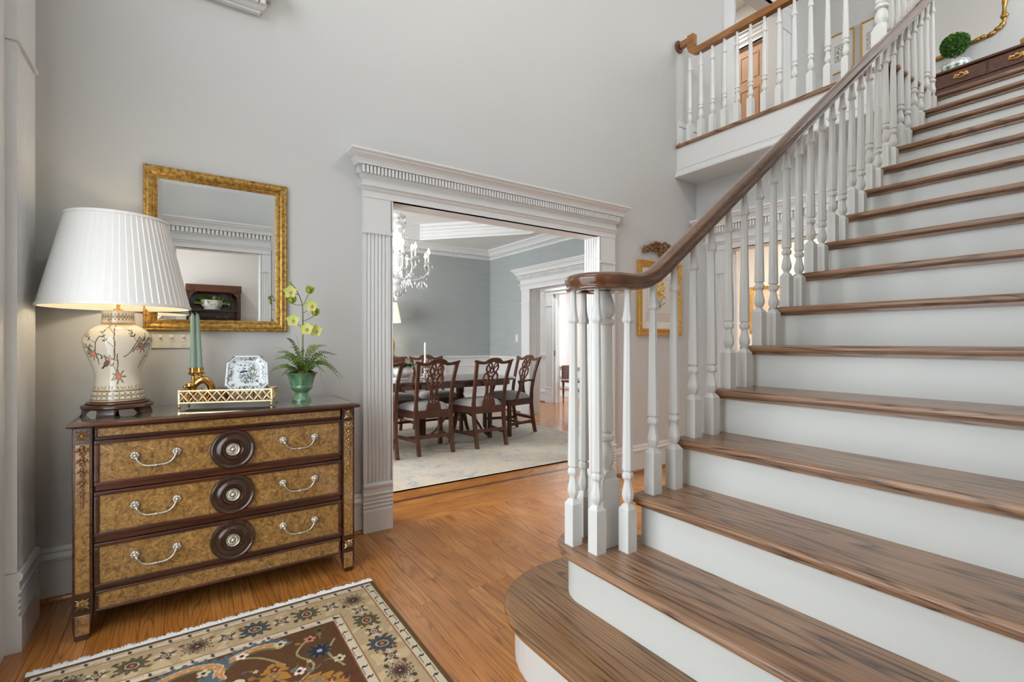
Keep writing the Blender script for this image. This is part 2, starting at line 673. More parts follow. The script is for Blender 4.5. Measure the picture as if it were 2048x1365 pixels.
def wall(name, axis, at0, at1, a0, a1, z0, z1, holes, mat, label):
    """wall slab: axis 'Y' = slab at constant Y (at0..at1) running along X; holes = (a0, a1, z0, z1)"""
    us = sorted({a0, a1} | {h[0] for h in holes} | {h[1] for h in holes})
    zs = sorted({z0, z1} | {h[2] for h in holes} | {h[3] for h in holes})
    us = [u for u in us if a0 <= u <= a1]
    zs = [z for z in zs if z0 <= z <= z1]
    mb = MB()
    vid = {}

    def vert(t, u, z):
        key = (t, u, z)
        if key not in vid:
            vid[key] = len(mb.v)
            mb.v.append((u, t, z) if axis == 'Y' else (t, u, z))
        return vid[key]

    def solid(i, j):
        if i < 0 or j < 0 or i >= len(us) - 1 or j >= len(zs) - 1:
            return False
        cu, cz = (us[i] + us[i + 1]) / 2, (zs[j] + zs[j + 1]) / 2
        return not any(h[0] < cu < h[1] and h[2] < cz < h[3] for h in holes)

    for i in range(len(us) - 1):
        for j in range(len(zs) - 1):
            if not solid(i, j):
                continue
            A, B, C_, D = (us[i], zs[j]), (us[i + 1], zs[j]), (us[i + 1], zs[j + 1]), (us[i], zs[j + 1])
            for t in (at0, at1):
                mb.f.append(tuple(vert(t, *q) for q in (A, B, C_, D)))
            for (p, q, ok) in ((A, B, solid(i, j - 1)), (B, C_, solid(i + 1, j)), (C_, D, solid(i, j + 1)), (D, A, solid(i - 1, j))):
                if not ok:
                    mb.f.append((vert(at0, *p), vert(at0, *q), vert(at1, *q), vert(at1, *p)))
    return struct(name, mb, mat, label, 'wall')


wall('wall_north', 'Y', 3.0, 3.12, -0.67, 6.87, 0, CE,
     [(1.10, 2.925, 0, 2.075), (4.93, 5.90, F2, 5.135), (4.41, 6.87, 0, 2.76)], 'wall_paint',
     'pale grey two-storey foyer wall behind the chest and mirror')
wall('wall_west', 'X', -0.67, -0.55, -1.02, 3.12, 0, CE,
     [(0.35, 2.25, 0.25, 2.25), (0.40, 2.20, 3.3, 5.4)], 'wall_paint', 'entry wall at the far left edge with its fluted pilaster')
wall('wall_south', 'Y', -1.02, -0.9, -0.67, 6.87, 0, CE,
     [(-0.04, 0.85, 0, 2.29), (4.7, 6.3, 3.8, 5.4)], 'wall_paint', 'pale wall across the foyer reflected in the gilt mirror')
wall('wall_stair', 'Y', -0.24, -0.12, 1.25, 4.79, 0, CE, [], 'wall_paint', 'pale wall along the far side of the stairs')
wall('wall_return', 'X', 1.25, 1.37, -0.9, -0.24, 0, CE, [], 'wall_paint', 'short wall return beside the foot of the stairs')
wall('wall_east', 'X', 4.29, 4.41, 1.30, 3.0, 0, 2.76, [(1.50, 2.66, 0, 2.056)], 'wall_paint',
     'pale wall under the gallery with a cased doorway')
wall('wall_east_upper', 'X', 6.75, 6.87, -0.9, 3.0, F2, CE, [], 'wall_paint', 'pale upper hall wall behind the console table')
wall('wall_dining_east', 'X', 4.69, 4.84, 3.12, 7.70, 0, 2.82, [(4.75, 6.33, 0, 2.03)], 'grasscloth',
     'grey grasscloth dining wall with the cased doorway')
wall('wall_dining_north', 'Y', 7.58, 7.70, -0.72, 4.69, 0, 2.82, [], 'grasscloth', 'grey grasscloth wall at the back of the dining room')
wall('wall_dining_west', 'X', -0.84, -0.72, 3.12, 7.70, 0, 2.82, [(4.3, 6.5, 0.7, 2.4)], 'grasscloth', 'grasscloth dining wall with a window, out of frame')
wall('wall_hall_east', 'X', 5.9, 6.02, 4.4, 8.2, 0, 2.8, [(5.9, 7.24, 0, 2.09)], 'wall_hall', 'pale passage wall beyond the dining room doorway')
wall('wall_hall_north', 'Y', 8.08, 8.2, 4.84, 5.9, 0, 2.8, [], 'wall_hall', 'pale end wall of the passage')
wall('wall_kitchen_north', 'Y', 10.5, 10.62, 6.02, 9.3, 0, 2.8, [], 'white_panel', 'bright white wall of the room past the passage')
wall('wall_kitchen_east', 'X', 9.3, 9.42, 5.0, 10.62, 0, 2.8, [(6.6, 9.2, 0.8, 2.6)], 'white_panel', 'bright far wall with a window past the passage')
wall('wall_back_room_east', 'X', 6.5, 6.62, -0.9, 4.4, 0, 2.8, [], 'wall_warm', 'warm white wall of the back room seen between the balusters')
wall('wall_back_room_north', 'Y', 4.28, 4.4, 4.84, 6.5, 0, 2.8, [], 'wall_warm', 'warm white side wall of the back room')
wall('wall_upper_passage_east', 'X', 6.2, 6.32, 3.12, 5.2, F2, CE, [(3.33, 4.10, F2, 5.10)], 'wall_hall', 'pale wall of the upstairs passage with the tan door')
wall('wall_upper_passage_north', 'Y', 5.2, 5.32, 4.5, 6.32, F2, CE, [], 'wall_hall', 'pale end wall of the upstairs passage')
wall('wall_upper_passage_west', 'X', 4.5, 4.62, 3.12, 5.2, F2, CE, [], 'wall_hall', 'pale side wall of the upstairs passage')
wall('wall_study_south', 'Y', -3.35, -3.23, -2.2, 2.6, 0, 2.9, [], 'wall_hall', 'pale back wall of the study reflected in the mirror')
wall('wall_study_east', 'X', 1.55, 1.67, -3.23, -1.02, 0, 2.9, [], 'wall_hall', 'side wall of the study reflected in the mirror')
wall('wall_study_west', 'X', -2.2, -2.08, -3.23, -1.02, 0, 2.9, [(-2.8, -1.6, 0.7, 2.3)], 'wall_hall', 'study wall with a window, out of frame')
wall('wall_study_north', 'Y', -1.02, -0.9, -2.2, -0.67, 0, 2.9, [], 'wall_hall', 'study wall continuing past the entry')

struct('ceiling', MB().box(-0.67, 6.87, -1.02, 3.12, CE, CE + 0.1), 'ceiling_paint', 'white ceiling high above the foyer, out of frame', 'ceiling')
struct('ceiling_study', MB().box(-2.2, 1.67, -3.35, -0.95, 2.9, 3.0), 'ceiling_paint', 'white study ceiling', 'ceiling')
struct('ceiling_passage', MB().box(4.84, 9.42, 4.4, 10.62, 2.8, 2.9), 'ceiling_paint', 'white ceiling of the passage past the dining room', 'ceiling')
struct('ceiling_back_room', MB().box(4.41, 6.62, 1.3, 4.4, 2.76, 2.78).box(4.90, 6.62, -0.9, 1.3, 2.76, 2.78), 'ceiling_paint', 'white ceiling of the back room under the gallery', 'ceiling')
struct('ceiling_upper_passage', MB().box(4.5, 6.32, 3.12, 5.32, CE - 0.1, CE), 'wall_warm', 'ceiling of the upstairs passage', 'ceiling')

# ---- dining ceiling with octagonal tray
OCT = [(-0.2, 5.9), (0.95, 7.3), (3.19, 7.3), (4.37, 5.95), (4.37, 4.85), (3.19, 3.5), (0.95, 3.5), (-0.2, 4.85)]


def ring_faces(mb, outer, inner, z):
    n = len(inner)
    o = [mb.v.append((x, y, z)) or len(mb.v) - 1 for x, y in outer]
    i_ = [mb.v.append((x, y, z)) or len(mb.v) - 1 for x, y in inner]
    for a in range(n):
        mb.f.append((o[a], o[(a + 1) % n], i_[(a + 1) % n], i_[a]))


mb = MB()
RECT8 = [(-0.72, 5.9), (-0.72, 7.58), (4.69, 7.58), (4.69, 5.95), (4.69, 4.85), (4.69, 3.12), (-0.72, 3.12), (-0.72, 4.85)]
ring_faces(mb, RECT8, OCT, 2.82)
ring_faces(mb, RECT8, OCT, 2.9)
mb.prism(OCT, 3.04, 3.06, lambda p, q, t: (p, q, t))
cd = struct('ceiling_dining', mb, 'ceiling_paint', 'white dining ceiling with an eight-sided recessed tray', 'ceiling')


def oct_mould(prof, name):
    """closed moulding round the tray: prof (inward offset, z)"""
    m_ = MB()
    n = len(OCT)
    c = Vector((sum(p[0] for p in OCT) / n, sum(p[1] for p in OCT) / n))
    rows = []
    for off, z in prof:
        row = []
        for i in range(n):
            p, a, b = Vector(OCT[i]), Vector(OCT[i - 1]), Vector(OCT[(i + 1) % n])
            d1, d2 = (p - a).normalized(), (b - p).normalized()
            n1, n2 = Vector((d1.y, -d1.x)), Vector((d2.y, -d2.x))
            bi = (n1 + n2).normalized()
            k_ = off / max(0.3, bi.dot(n1))
            q = p + bi * k_
            m_.v.append((q.x, q.y, z))
            row.append(len(m_.v) - 1)
        rows.append(row)
    for r0, r1 in zip(rows[:-1], rows[1:]):
        for i in range(n):
            j = (i + 1) % n
            m_.f.append((r0[i], r0[j], r1[j], r1[i]))
    return m_.build(name, 'trim_paint', cd)


oct_mould([(-0.05, 2.82), (-0.05, 2.805), (0.0, 2.805), (0.0, 2.84), (0.02, 2.845), (0.02, 2.90), (0.035, 2.905), (0.035, 2.94), (0.06, 2.95),
           (0.06, 2.985), (0.09, 3.0), (0.09, 3.04)], 'tray_moulding')


def Tx(O, a, n):
    return lambda u, p, z: (O[0] + a[0] * u + n[0] * p, O[1] + a[1] * u + n[1] * p, O[2] + z)


def moulding(prof, uL, uR, p0, T, retL=True, retR=True):
    """profile (p, z) run from uL to uR; ends step out with the projection and return to the wall"""
    mb = MB()
    n = len(prof)
    L = [T(uL - (p - p0 if retL else 0), p, z) for p, z in prof]
    Rr = [T(uR + (p - p0 if retR else 0), p, z) for p, z in prof]
    Lw = [T(uL - (p - p0 if retL else 0), 0, z) for p, z in prof]
    Rw = [T(uR + (p - p0 if retR else 0), 0, z) for p, z in prof]
    mb.add(L + Rr + Lw + Rw, [(i, i + 1, n + i + 1, n + i) for i in range(n - 1)]
           + [(2 * n + i, 2 * n + i + 1, i + 1, i) for i in range(n - 1)]
           + [(n + i, n + i + 1, 3 * n + i + 1, 3 * n + i) for i in range(n - 1)]
           + [(n - 1, 2 * n - 1, 4 * n - 1, 3 * n - 1), (0, 2 * n, 3 * n, n)])
    return mb


def dentils(u0, u1, p0, p1, z0, z1, T, w=0.0155, gap=0.0075, ends=True):
    mb = MB()
    n = int((u1 - u0) / (w + gap))
    st = (u1 - u0) / n
    for i in range(n):
        u = u0 + st * i
        mb.box(u, u + st - gap, p0, p1, z0, z1, T)
    if ends:
        for uu in (u0, u1):
            for j in range(2):
                q0 = p0 - 0.04 + j * 0.022
                mb.box(uu - 0.02 if uu == u0 else uu, uu if uu == u0 else uu + 0.02, q0, q0 + 0.014, z0, z1, T)
    return mb


def corn_prof(s, z):
    P = [(0.037, 0), (0.037, 0.04), (0.043, 0.044), (0.05, 0.06), (0.06, 0.066), (0.06, 0.072), (0.04, 0.075), (0.04, 0.12), (0.047, 0.125),
         (0.055, 0.135), (0.055, 0.182), (0.085, 0.184), (0.085, 0.19), (0.088, 0.20), (0.094, 0.213), (0.104, 0.226), (0.118, 0.235),
         (0.118, 0.243), (0.124, 0.245), (0.132, 0.252), (0.132, 0.264)]
    return [(p * s, z + q * s) for p, q in P]


def flute_poly(u0, u1, p, nf=6, d=0.009):
    w = u1 - u0
    m_ = w * 0.11
    st = (w - 2 * m_) / nf
    pts = [(u0, 0), (u0, p), (u0 + m_, p)]
    for i in range(nf):
        a = u0 + m_ + st * i
        pts += [(a + st * 0.08, p - d * 0.2), (a + st * 0.22, p - d), (a + st * 0.40, p - d * 0.75), (a + st * 0.65, p - d * 0.12), (a + st, p)]
    pts += [(u1, p), (u1, 0)]
    return pts


PLINTH = [(0.046, 0), (0.046, 0.125)] + sum([[(0.046, 0.130 + 0.024 * i), (0.036, 0.137 + 0.024 * i), (0.038, 0.147 + 0.024 * i), (0.046, 0.154 + 0.024 * i)] for i in range(4)], []) \
    + [(0.046, 0.232), (0.04, 0.236), (0.04, 0.265), (0.047, 0.272), (0.05, 0.285), (0.044, 0.298), (0.032, 0.30)]


def pilaster(root, T, u0, u1, z0, h, block=0.215, nf=6, capname=True):
    pl = MB()
    n = len(PLINTH)
    e = 0.003
    vs = [T(u0 - e, p, z0 + z) for p, z in PLINTH] + [T(u1 + e, p, z0 + z) for p, z in PLINTH] + [T(u0 - e, 0, z0 + z) for p, z in PLINTH] + [T(u1 + e, 0, z0 + z) for p, z in PLINTH]
    pl.add(vs, [(i, i + 1, n + i + 1, n + i) for i in range(n - 1)] + [(2 * n + i, 2 * n + i + 1, i + 1, i) for i in range(n - 1)]
           + [(n + i, n + i + 1, 3 * n + i + 1, 3 * n + i) for i in range(n - 1)])
    pl.build('plinth', 'trim_paint', root)
    MB().prism(flute_poly(u0, u1, 0.033, nf), z0 + 0.30, z0 + h - block, lambda p, q, t: T(p, q, t)).build('fluted_shaft', 'trim_paint', root)
    MB().box(u0, u1, 0, 0.033, z0 + h - block, z0 + h, T).box(u0 - 0.006, u1 + 0.006, 0, 0.042, z0 + h - block - 0.006, z0 + h - block + 0.008, T).build('capital_block', 'trim_paint', root)


def casing(name, T, u0, u1, h, label, pw=0.178, z0=0.0, s=1.0, jamb=0.12, dent=True, sides=(1, 1), nf=6, cat='door casing'):
    o = T((u0 + u1) / 2, 0, z0)
    root = thing(name, label, cat, o, kind='structure')
    g = 0.012
    if sides[0]:
        pilaster(root, T, u0 - pw, u0, z0, h - g, nf=nf)
    if sides[1]:
        pilaster(root, T, u1, u1 + pw, z0, h - g, nf=nf)
    zc = z0 + h - g
    P = corn_prof(s, zc)
    moulding(P, u0 - pw, u1 + pw, 0.037 * s, T, True, True).build('cornice', 'trim_paint', root)
    if dent:
        k_ = 0.0175 * s
        dentils(u0 - pw - 0.018 * s, u1 + pw + 0.018 * s, 0.05 * s, 0.08 * s, zc + 0.137 * s, zc + 0.18 * s, T, 0.0150 * s * (1.5 if name == 'trim_6' else 1), 0.0078 * s * (1.5 if name == 'trim_6' else 1)).build('dentil_course', 'trim_paint', root)['kind'] = 'stuff'
    # jambs and head, reeded on the sides
    for u, sg in ((u0, 1), (u1, -1)):
        m_ = MB()
        pts = []
        for q, d in flute_poly(-jamb - 0.03, 0.033, 0.014, 5, 0.006):
            pts.append((q, d))
        m_.prism(pts, z0, z0 + h - g, lambda q, d, t, u=u, sg=sg: T(u + sg * (d - 0.004), q, t))
        m_.build('jamb', 'trim_paint', root)
    MB().box(u0, u1, -jamb - 0.03, 0.033, z0 + h - g, z0 + h + 0.03, T).build('head_jamb', 'trim_paint', root)
    return root


TA = Tx((0, 3.0, 0), (1, 0), (0, -1))
casing('trim_1', TA, 1.105, 2.925, 2.072, 'white fluted door casing with dentil cornice round the dining room opening', 0.178)
TB = Tx((4.29, 0, 0), (0, -1), (-1, 0))
casing('trim_2', TB, -2.66, -1.50, 2.056, 'white door casing with dentil cornice on the wall under the gallery', 0.20, s=1.18)
TU = Tx((0, 3.0, 0), (1, 0), (0, -1))
casing('trim_3', TU, 4.93, 5.92, 2.06, 'white fluted casing of the upstairs opening behind the gallery railing', 0.20, z0=F2)
TD = Tx((4.69, 0, 0), (0, -1), (-1, 0))
casing('trim_4', TD, -6.33, -4.75, 2.03, 'white doorway casing with dentil cornice in the grey dining wall', 0.22, s=1.28, jamb=0.15)
TH = Tx((5.9, 0, 0), (0, -1), (-1, 0))
casing('trim_5', TH, -7.24, -5.9, 2.09, 'white doorway casing in the passage beyond the dining room', 0.20, s=1.0, dent=False)
TS = Tx((0, -0.9, 0), (-1, 0), (0, 1))
casing('trim_6', TS, -0.85, 0.04, 2.29, 'white doorway casing with dentil cornice reflected in the gilt mirror', 0.11, s=1.25, nf=3)
TP = Tx((6.2, 0, 0), (0, -1), (-1, 0))
casing('trim_7', TP, -4.10, -3.33, 2.02, 'white casing round the tan door upstairs', 0.10, z0=F2, s=0.9, dent=False, nf=3)
# entry pilaster on the left wall
TW = Tx((-0.55, 0, 0), (0, 1), (1, 0))
root = thing('trim_8', 'tall white fluted pilaster at the far left beside the entry', 'pilaster', (-0.55, 2.7, 0), kind='structure')
TW2 = Tx((-0.538, 0, 0), (0, 1), (1, 0))
MB().box(2.30, 2.90, 0, 0.012, 0, 3.0, TW).build('backing_board', 'trim_paint', root)
pilaster(root, TW2, 2.565, 2.845, 0, 2.98, block=0.67, nf=9)
root = thing('trim_9', 'white dentil entablature fragment at the top edge above the mirror', 'cornice', (0.0, 3.0, 2.97), kind='structure')
P9 = [(0.03, 0), (0.03, 0.012), (0.045, 0.016), (0.055, 0.03), (0.055, 0.09), (0.085, 0.092), (0.10, 0.12), (0.13, 0.15), (0.14, 0.17), (0.14, 0.2)]
P9 = [(p, 2.965 + z) for p, z in P9]
moulding(P9, -0.54, 0.365, 0.03, TA, False, True).build('cornice', 'trim_paint', root)
dentils(-0.5, 0.395, 0.05, 0.075, 2.998, 3.05, TA, 0.022, 0.012, False).build('dentil_course', 'trim_paint', root)['kind'] = 'stuff'

# ---- baseboards
BP = [(0.0, 0.0), (0.018, 0.0), (0.018, 0.175), (0.026, 0.18), (0.03, 0.195), (0.022, 0.205), (0.018, 0.215), (0.02, 0.225), (0.012, 0.238), (0, 0.24)]


def base_run(name, runs, label, shoe='floor_oak', z0=0.0):
    root = thing(name, label, 'baseboard', runs[0][0](runs[0][1], 0, z0), kind='structure')
    a, b = MB(), MB()
    for T, u0, u1 in runs:
        a.prism(BP, u0, u1, lambda p, q, t, T=T: T(t, p, z0 + q))
        b.prism([(0.018, 0), (0.034, 0), (0.034, 0.008), (0.03, 0.016), (0.018, 0.02)], u0, u1, lambda p, q, t, T=T: T(t, p, z0 + q))
    a.build('board', 'trim_paint', root)
    b.build('shoe_moulding', shoe, root)
    return root


base_run('baseboard_north', [(TA, -0.55, 0.925), (TA, 3.105, 4.29)], 'white foyer baseboard with oak shoe moulding')
base_run('baseboard_north_upper', [(TU, 3.99, 4.728), (TU, 6.122, 6.75)], 'white baseboard on the gallery wall', 'tread_oak', F2)
base_run('baseboard_hall', [(TH, -8.08, -7.445)], 'white baseboard in the passage')
base_run('baseboard_dining_east', [(TD, -7.58, -6.555)], 'white baseboard of the grey dining wall')
TN = Tx((0, 7.58, 0), (1, 0), (0, -1))
base_run('baseboard_dining_north', [(TN, -0.72, 4.69)], 'white baseboard at the back of the dining room')

# ---- dining wainscot, chair rail and crown
CR = [(0.0, 0.84), (0.012, 0.845), (0.014, 0.87), (0.026, 0.885), (0.03, 0.90), (0.04, 0.905), (0.04, 0.925), (0.0, 0.928)]
CW = [(0.0, 2.655), (0.014, 2.66), (0.014, 2.685), (0.024, 2.69), (0.024, 2.72), (0.05, 2.722), (0.055, 2.74), (0.075, 2.765), (0.10, 2.785), (0.12, 2.795), (0.12, 2.815), (0.13, 2.82), (0, 2.82)]
for nm, T, u0, u1, lab, panels in (('trim_10', TN, -0.72, 4.69, 'white panelled wainscot and crown on the back dining wall', [(0.1 + 0.95 * i, 0.95 + 0.95 * i) for i in range(-1, 5)]),
                                   ('trim_11', TD, -7.58, -6.555, 'white wainscot and crown beside the dining doorway', [(-7.48, -6.65)])):
    root = thing(nm, lab, 'wainscot', T((u0 + u1) / 2, 0, 0), kind='structure')
    MB().box(u0, u1, 0, 0.008, 0, 0.86, T).build('wainscot_board', 'trim_paint', root)
    MB().prism(CR, u0, u1, lambda p, q, t, T=T: T(t, p, q)).build('chair_rail', 'trim_paint', root)
    for a, b in panels:
        b = min(b, u1 - 0.06)
        m_ = MB()
        for (q0, q1, r0, r1) in ((a, b, 0.32, 0.345), (a, b, 0.745, 0.77), (a, a + 0.025, 0.345, 0.745), (b - 0.025, b, 0.345, 0.745)):
            m_.box(q0, q1, 0.008, 0.02, r0, r1, T)
        m_.build('panel_moulding', 'trim_paint', root)
    u1c = u1 if nm == 'trim_10' else -3.12
    MB().prism(CW, u0, u1c, lambda p, q, t, T=T: T(t, p, q)).build('crown_moulding', 'trim_paint', root)
    dentils(u0, u1c, 0.02, 0.046, 2.692, 2.718, T, 0.017, 0.010, False).build('dentil_course', 'trim_paint', root)['kind'] = 'stuff'
root = thing('trim_12', 'white chair rail in the passage beyond the dining room', 'chair rail', (5.9, 7.7, 0), kind='structure')
MB().prism(CR, -8.08, -7.445, lambda p, q, t: TH(t, p, q)).build('chair_rail', 'trim_paint', root)

# ---- floors
fl = struct('floor', MB().box(-0.67, 4.41, -1.02, 2.965, -0.06, -0.012), 'floor_oak', 'glossy honey oak strip floor of the foyer', 'floor')
PW = 0.083


def plank_mesh(L, nm):
    c = 0.0012
    m_ = MB()
    vs = []
    for z, o in ((-0.012, 0), (-c, 0), (0, c)):
        vs += [(o + 0.0004, o + 0.0004, z), (PW - o - 0.0004, o + 0.0004, z), (PW - o - 0.0004, L - o - 0.0004, z), (o + 0.0004, L - o - 0.0004, z)]
    m_.add(vs, [(0, 1, 5, 4), (1, 2, 6, 5), (2, 3, 7, 6), (3, 0, 4, 7), (4, 5, 9, 8), (5, 6, 10, 9), (6, 7, 11, 10), (7, 4, 8, 11), (8, 9, 10, 11)])
    return m_.mesh(nm)


lens = [0.55, 0.75, 0.95, 1.15, 1.35]
pm = {L: plank_mesh(L, 'plank') for L in lens}
rr = random.Random(3)
x = -0.55
ncol = int((4.29 + 0.55) / PW)
for i in range(ncol):
    y = 2.965
    x = -0.55 + i * PW
    ymin = 0.9 if x < 1.5 else 1.35
    first = True
    while y > ymin + 0.02:
        L = rr.choice(lens)
        if first:
            L = rr.choice(lens[:3])
            first = False
        y0 = y - L
        o = link('plank', pm[L], 'floor_oak', fl)
        o.location = (x, y0, 0)
        y = y0
    if y > -0.9:
        mL = plank_mesh(y + 0.9, 'plank')
        o = link('plank', mL, 'floor_oak', fl)
        o.location = (x, -0.9, 0)
# threshold boards run across, with a dark inlay line
fd = struct('floor_dining', MB().box(-0.84, 9.42, 2.965, 10.62, -0.06, -0.003), 'floor_oak_cross', 'honey oak strip floor of the dining room and passage', 'floor')
yy = 2.965
rows = [(0.085, 'floor_oak_cross'), (0.085, 'floor_oak_cross'), (0.085, 'floor_oak_cross'), (0.085, 'floor_oak_cross'), (0.095, 'floor_oak_cross'), (0.042, 'inlay_oak'), (0.10, 'floor_oak_cross'), (0.10, 'floor_oak_cross')]
for w_, mt in rows:
    xx = (0.95 if yy < 3.12 else -0.72) - 0.0
    xe = 3.1 if yy < 3.12 else 4.69
    if yy < 3.1:
        xx, xe = 1.105, 2.925
    while xx < xe - 0.01:
        L = min(RND.choice([0.7, 0.9, 1.2, 1.5]), xe - xx)
        MB().box(xx + 0.0005, xx + L - 0.0005, yy + 0.0005, yy + w_ - 0.0005, -0.003, 0.0).build('plank', mt, fd)
        xx += L
    yy += w_
struct('floor_back_room', MB().box(4.41, 6.62, -0.9, 4.4, -0.06, 0.0), 'floor_oak_cross', 'oak floor of the back room', 'floor')
struct('floor_study', MB().box(-2.2, 1.67, -3.35, -1.02, -0.06, 0.0), 'floor_oak', 'oak floor of the study', 'floor')
struct('ground', MB().box(-40, -0.9, -40, 40, -0.5, -0.3), simple('ground_grey', S(150, 150, 146), 0.9).m, 'grey ground outside the entry windows, out of frame', 'ground')

# ---- upper floor: gallery with fascia, soffit and nosing
mb = MB()
mb.box(3.99, 6.75, 1.30, 3.0, 2.78, F2 - 0.001)
mb.box(4.86, 6.75, -0.9, 1.30, 2.78, F2 - 0.001)
mb.box(4.5, 6.32, 3.0, 5.3, 2.78, F2 - 0.001)
struct('floor_upper', mb, 'step_oak', 'oak floor of the upstairs gallery and hall', 'floor')
root = thing('trim_13', 'white gallery fascia with mouldings and an oak nosing below the upstairs railing', 'fascia', (3.99, 2.1, 2.76), kind='structure')
FP = [(0.0, 2.76), (0.03, 2.76), (0.03, 2.775), (0.02, 2.79), (0.012, 2.80), (0.012, 2.825), (0.018, 2.832), (0.012, 2.84), (0.0, 2.842), (0.0, F2 - 0.032)]
TF = Tx((3.985, 0, 0), (0, -1), (-1, 0))
m_ = MB().prism(FP + [(-0.005, F2 - 0.032), (-0.005, 2.76)], -3.0, -1.285, lambda p, q, t: TF(t, p, q))
m_.build('fascia_board', 'trim_paint', root)
MB().box(3.955, 4.29, 1.285, 3.0, 2.758, 2.762).build('soffit', 'trim_paint', root)
MB().box(3.96, 4.06, 1.27, 3.0, F2 - 0.032, F2).build('nosing', 'tread_oak', root, bevel=0.012, seg=3)
MB().box(4.06, 4.79, 1.255, 1.37, F2 - 0.032, F2).build('nosing', 'tread_oak', root, bevel=0.012, seg=3)
MB().box(3.985, 4.80, 1.285, 1.30, 2.5, F2 - 0.032).build('well_board', 'trim_paint', root)

# ---- windows (frames and panes in the wall openings)
def window(name, axis, at, a0, a1, z0, z1, nx, nz, label):
    o = (at, (a0 + a1) / 2, z0) if axis == 'X' else ((a0 + a1) / 2, at, z0)
    root = thing(name, label, 'window', o, kind='structure')
    T = (lambda u, p, z: (at + p, u, z)) if axis == 'X' else (lambda u, p, z: (u, at + p, z))
    m_ = MB()
    w = 0.05
    for q in ((a0, a1, z0, z0 + w), (a0, a1, z1 - w, z1), (a0, a0 + w, z0 + w, z1 - w), (a1 - w, a1, z0 + w, z1 - w)):
        m_.box(q[0], q[1], -0.025, 0.025, q[2], q[3], T)
    m_.build('frame', 'trim_paint', root)
    for i in range(1, nx):
        u = a0 + (a1 - a0) * i / nx
        MB().box(u - 0.012, u + 0.012, -0.015, 0.015, z0 + w, z1 - w, T).build('muntin', 'trim_paint', root)
    for j in range(1, nz):
        z = z0 + (z1 - z0) * j / nz
        MB().box(a0 + w, a1 - w, -0.014, 0.014, z - 0.012, z + 0.012, T).build('muntin', 'trim_paint', root)
    MB().box(a0 + w, a1 - w, -0.003, 0.003, z0 + w, z1 - w, T).build('pane', 'window_glass', root)


window('window_1', 'X', -0.64, 0.35, 2.25, 0.25, 2.25, 4, 3, 'glazed entry with sidelights on the left wall, out of frame')
window('window_2', 'X', -0.64, 0.40, 2.20, 3.3, 5.4, 3, 3, 'tall upper window above the entry, out of frame')
window('window_3', 'X', -0.80, 4.3, 6.5, 0.7, 2.4, 4, 3, 'dining room window, out of frame')
window('window_4', 'X', 9.36, 6.6, 9.2, 0.8, 2.6, 3, 2, 'bright window in the room past the passage')
window('window_5', 'X', -2.15, -2.8, -1.6, 0.7, 2.3, 2, 3, 'study window, out of frame')
window('added_window_6', 'Y', -0.97, 4.7, 6.3, 3.8, 5.4, 3, 3, 'unseen window added in the upper hall to hold its fill light, out of frame')
# tan panelled door upstairs
root = thing('door_1', 'tan panelled door upstairs behind the gallery balusters', 'door', (6.2, 3.72, F2), kind='structure')
MB().box(6.225, 6.265, 3.335, 4.095, F2 + 0.005, 5.09).build('door_leaf', 'tan_door', root)
for (y0, y1) in ((3.42, 3.68), (3.75, 4.01)):
    for (z0, z1) in ((F2 + 0.15, F2 + 0.62), (F2 + 0.74, F2 + 1.45), (F2 + 1.57, F2 + 1.9)):
        m_ = MB()
        for q in ((y0, y1, z0, z0 + 0.02), (y0, y1, z1 - 0.02, z1), (y0, y0 + 0.02, z0 + 0.02, z1 - 0.02), (y1 - 0.02, y1, z0 + 0.02, z1 - 0.02)):
            m_.box(6.217, 6.226, *q)
        m_.build('panel_moulding', 'tan_door', root)


# ------------------------------------------------------------------ staircase
def nose(n):
    return 0.675 + RUN * n


st = thing('staircase', 'wide white staircase with brown oak treads and turned white balusters rising to the right', 'staircase', (1.2, 1.2, 0))
YS0 = -0.119


def arc(cx, cy, r, a0, a1, n=14):
    return [(cx + r * math.cos(R(a0 + (a1 - a0) * i / n)), cy + r * math.sin(R(a0 + (a1 - a0) * i / n))) for i in range(n + 1)]


def tread_poly(n):
    if n == 1:
        return [(0.944, YS0)] + [(p[0], p[1]) for p in arc(1.334, 1.315, 0.39, 180, 90)] + arc(1.40, 1.365, 0.34, 85, 60, 4) + [(1.58, 1.62), (1.58, YS0)]
    if n == 2:
        return [(1.188, YS0)] + arc(1.39, 1.36, 0.202, 180, 60) + [(1.52, 1.50), (1.56, 1.34), (1.56, YS0)]
    x0 = nose(n)
    return [(x0, YS0), (x0, 1.318), (x0 + RUN + 0.056, 1.318), (x0 + RUN + 0.056, YS0)]


def riser_poly(n):
    if n == 1:
        return [(0.985, YS0)] + arc(1.334, 1.315, 0.349, 180, 60) + [(1.58, 1.6), (1.58, YS0)]
    if n == 2:
        return [(1.231, YS0)] + arc(1.39, 1.36, 0.159, 180, 60) + [(1.52, 1.46), (1.54, 1.30), (1.54, YS0)]
    x0 = nose(n) + 0.042
    return [(x0, YS0), (x0, 1.285), (x0 + 0.02, 1.285), (x0 + 0.02, YS0)]


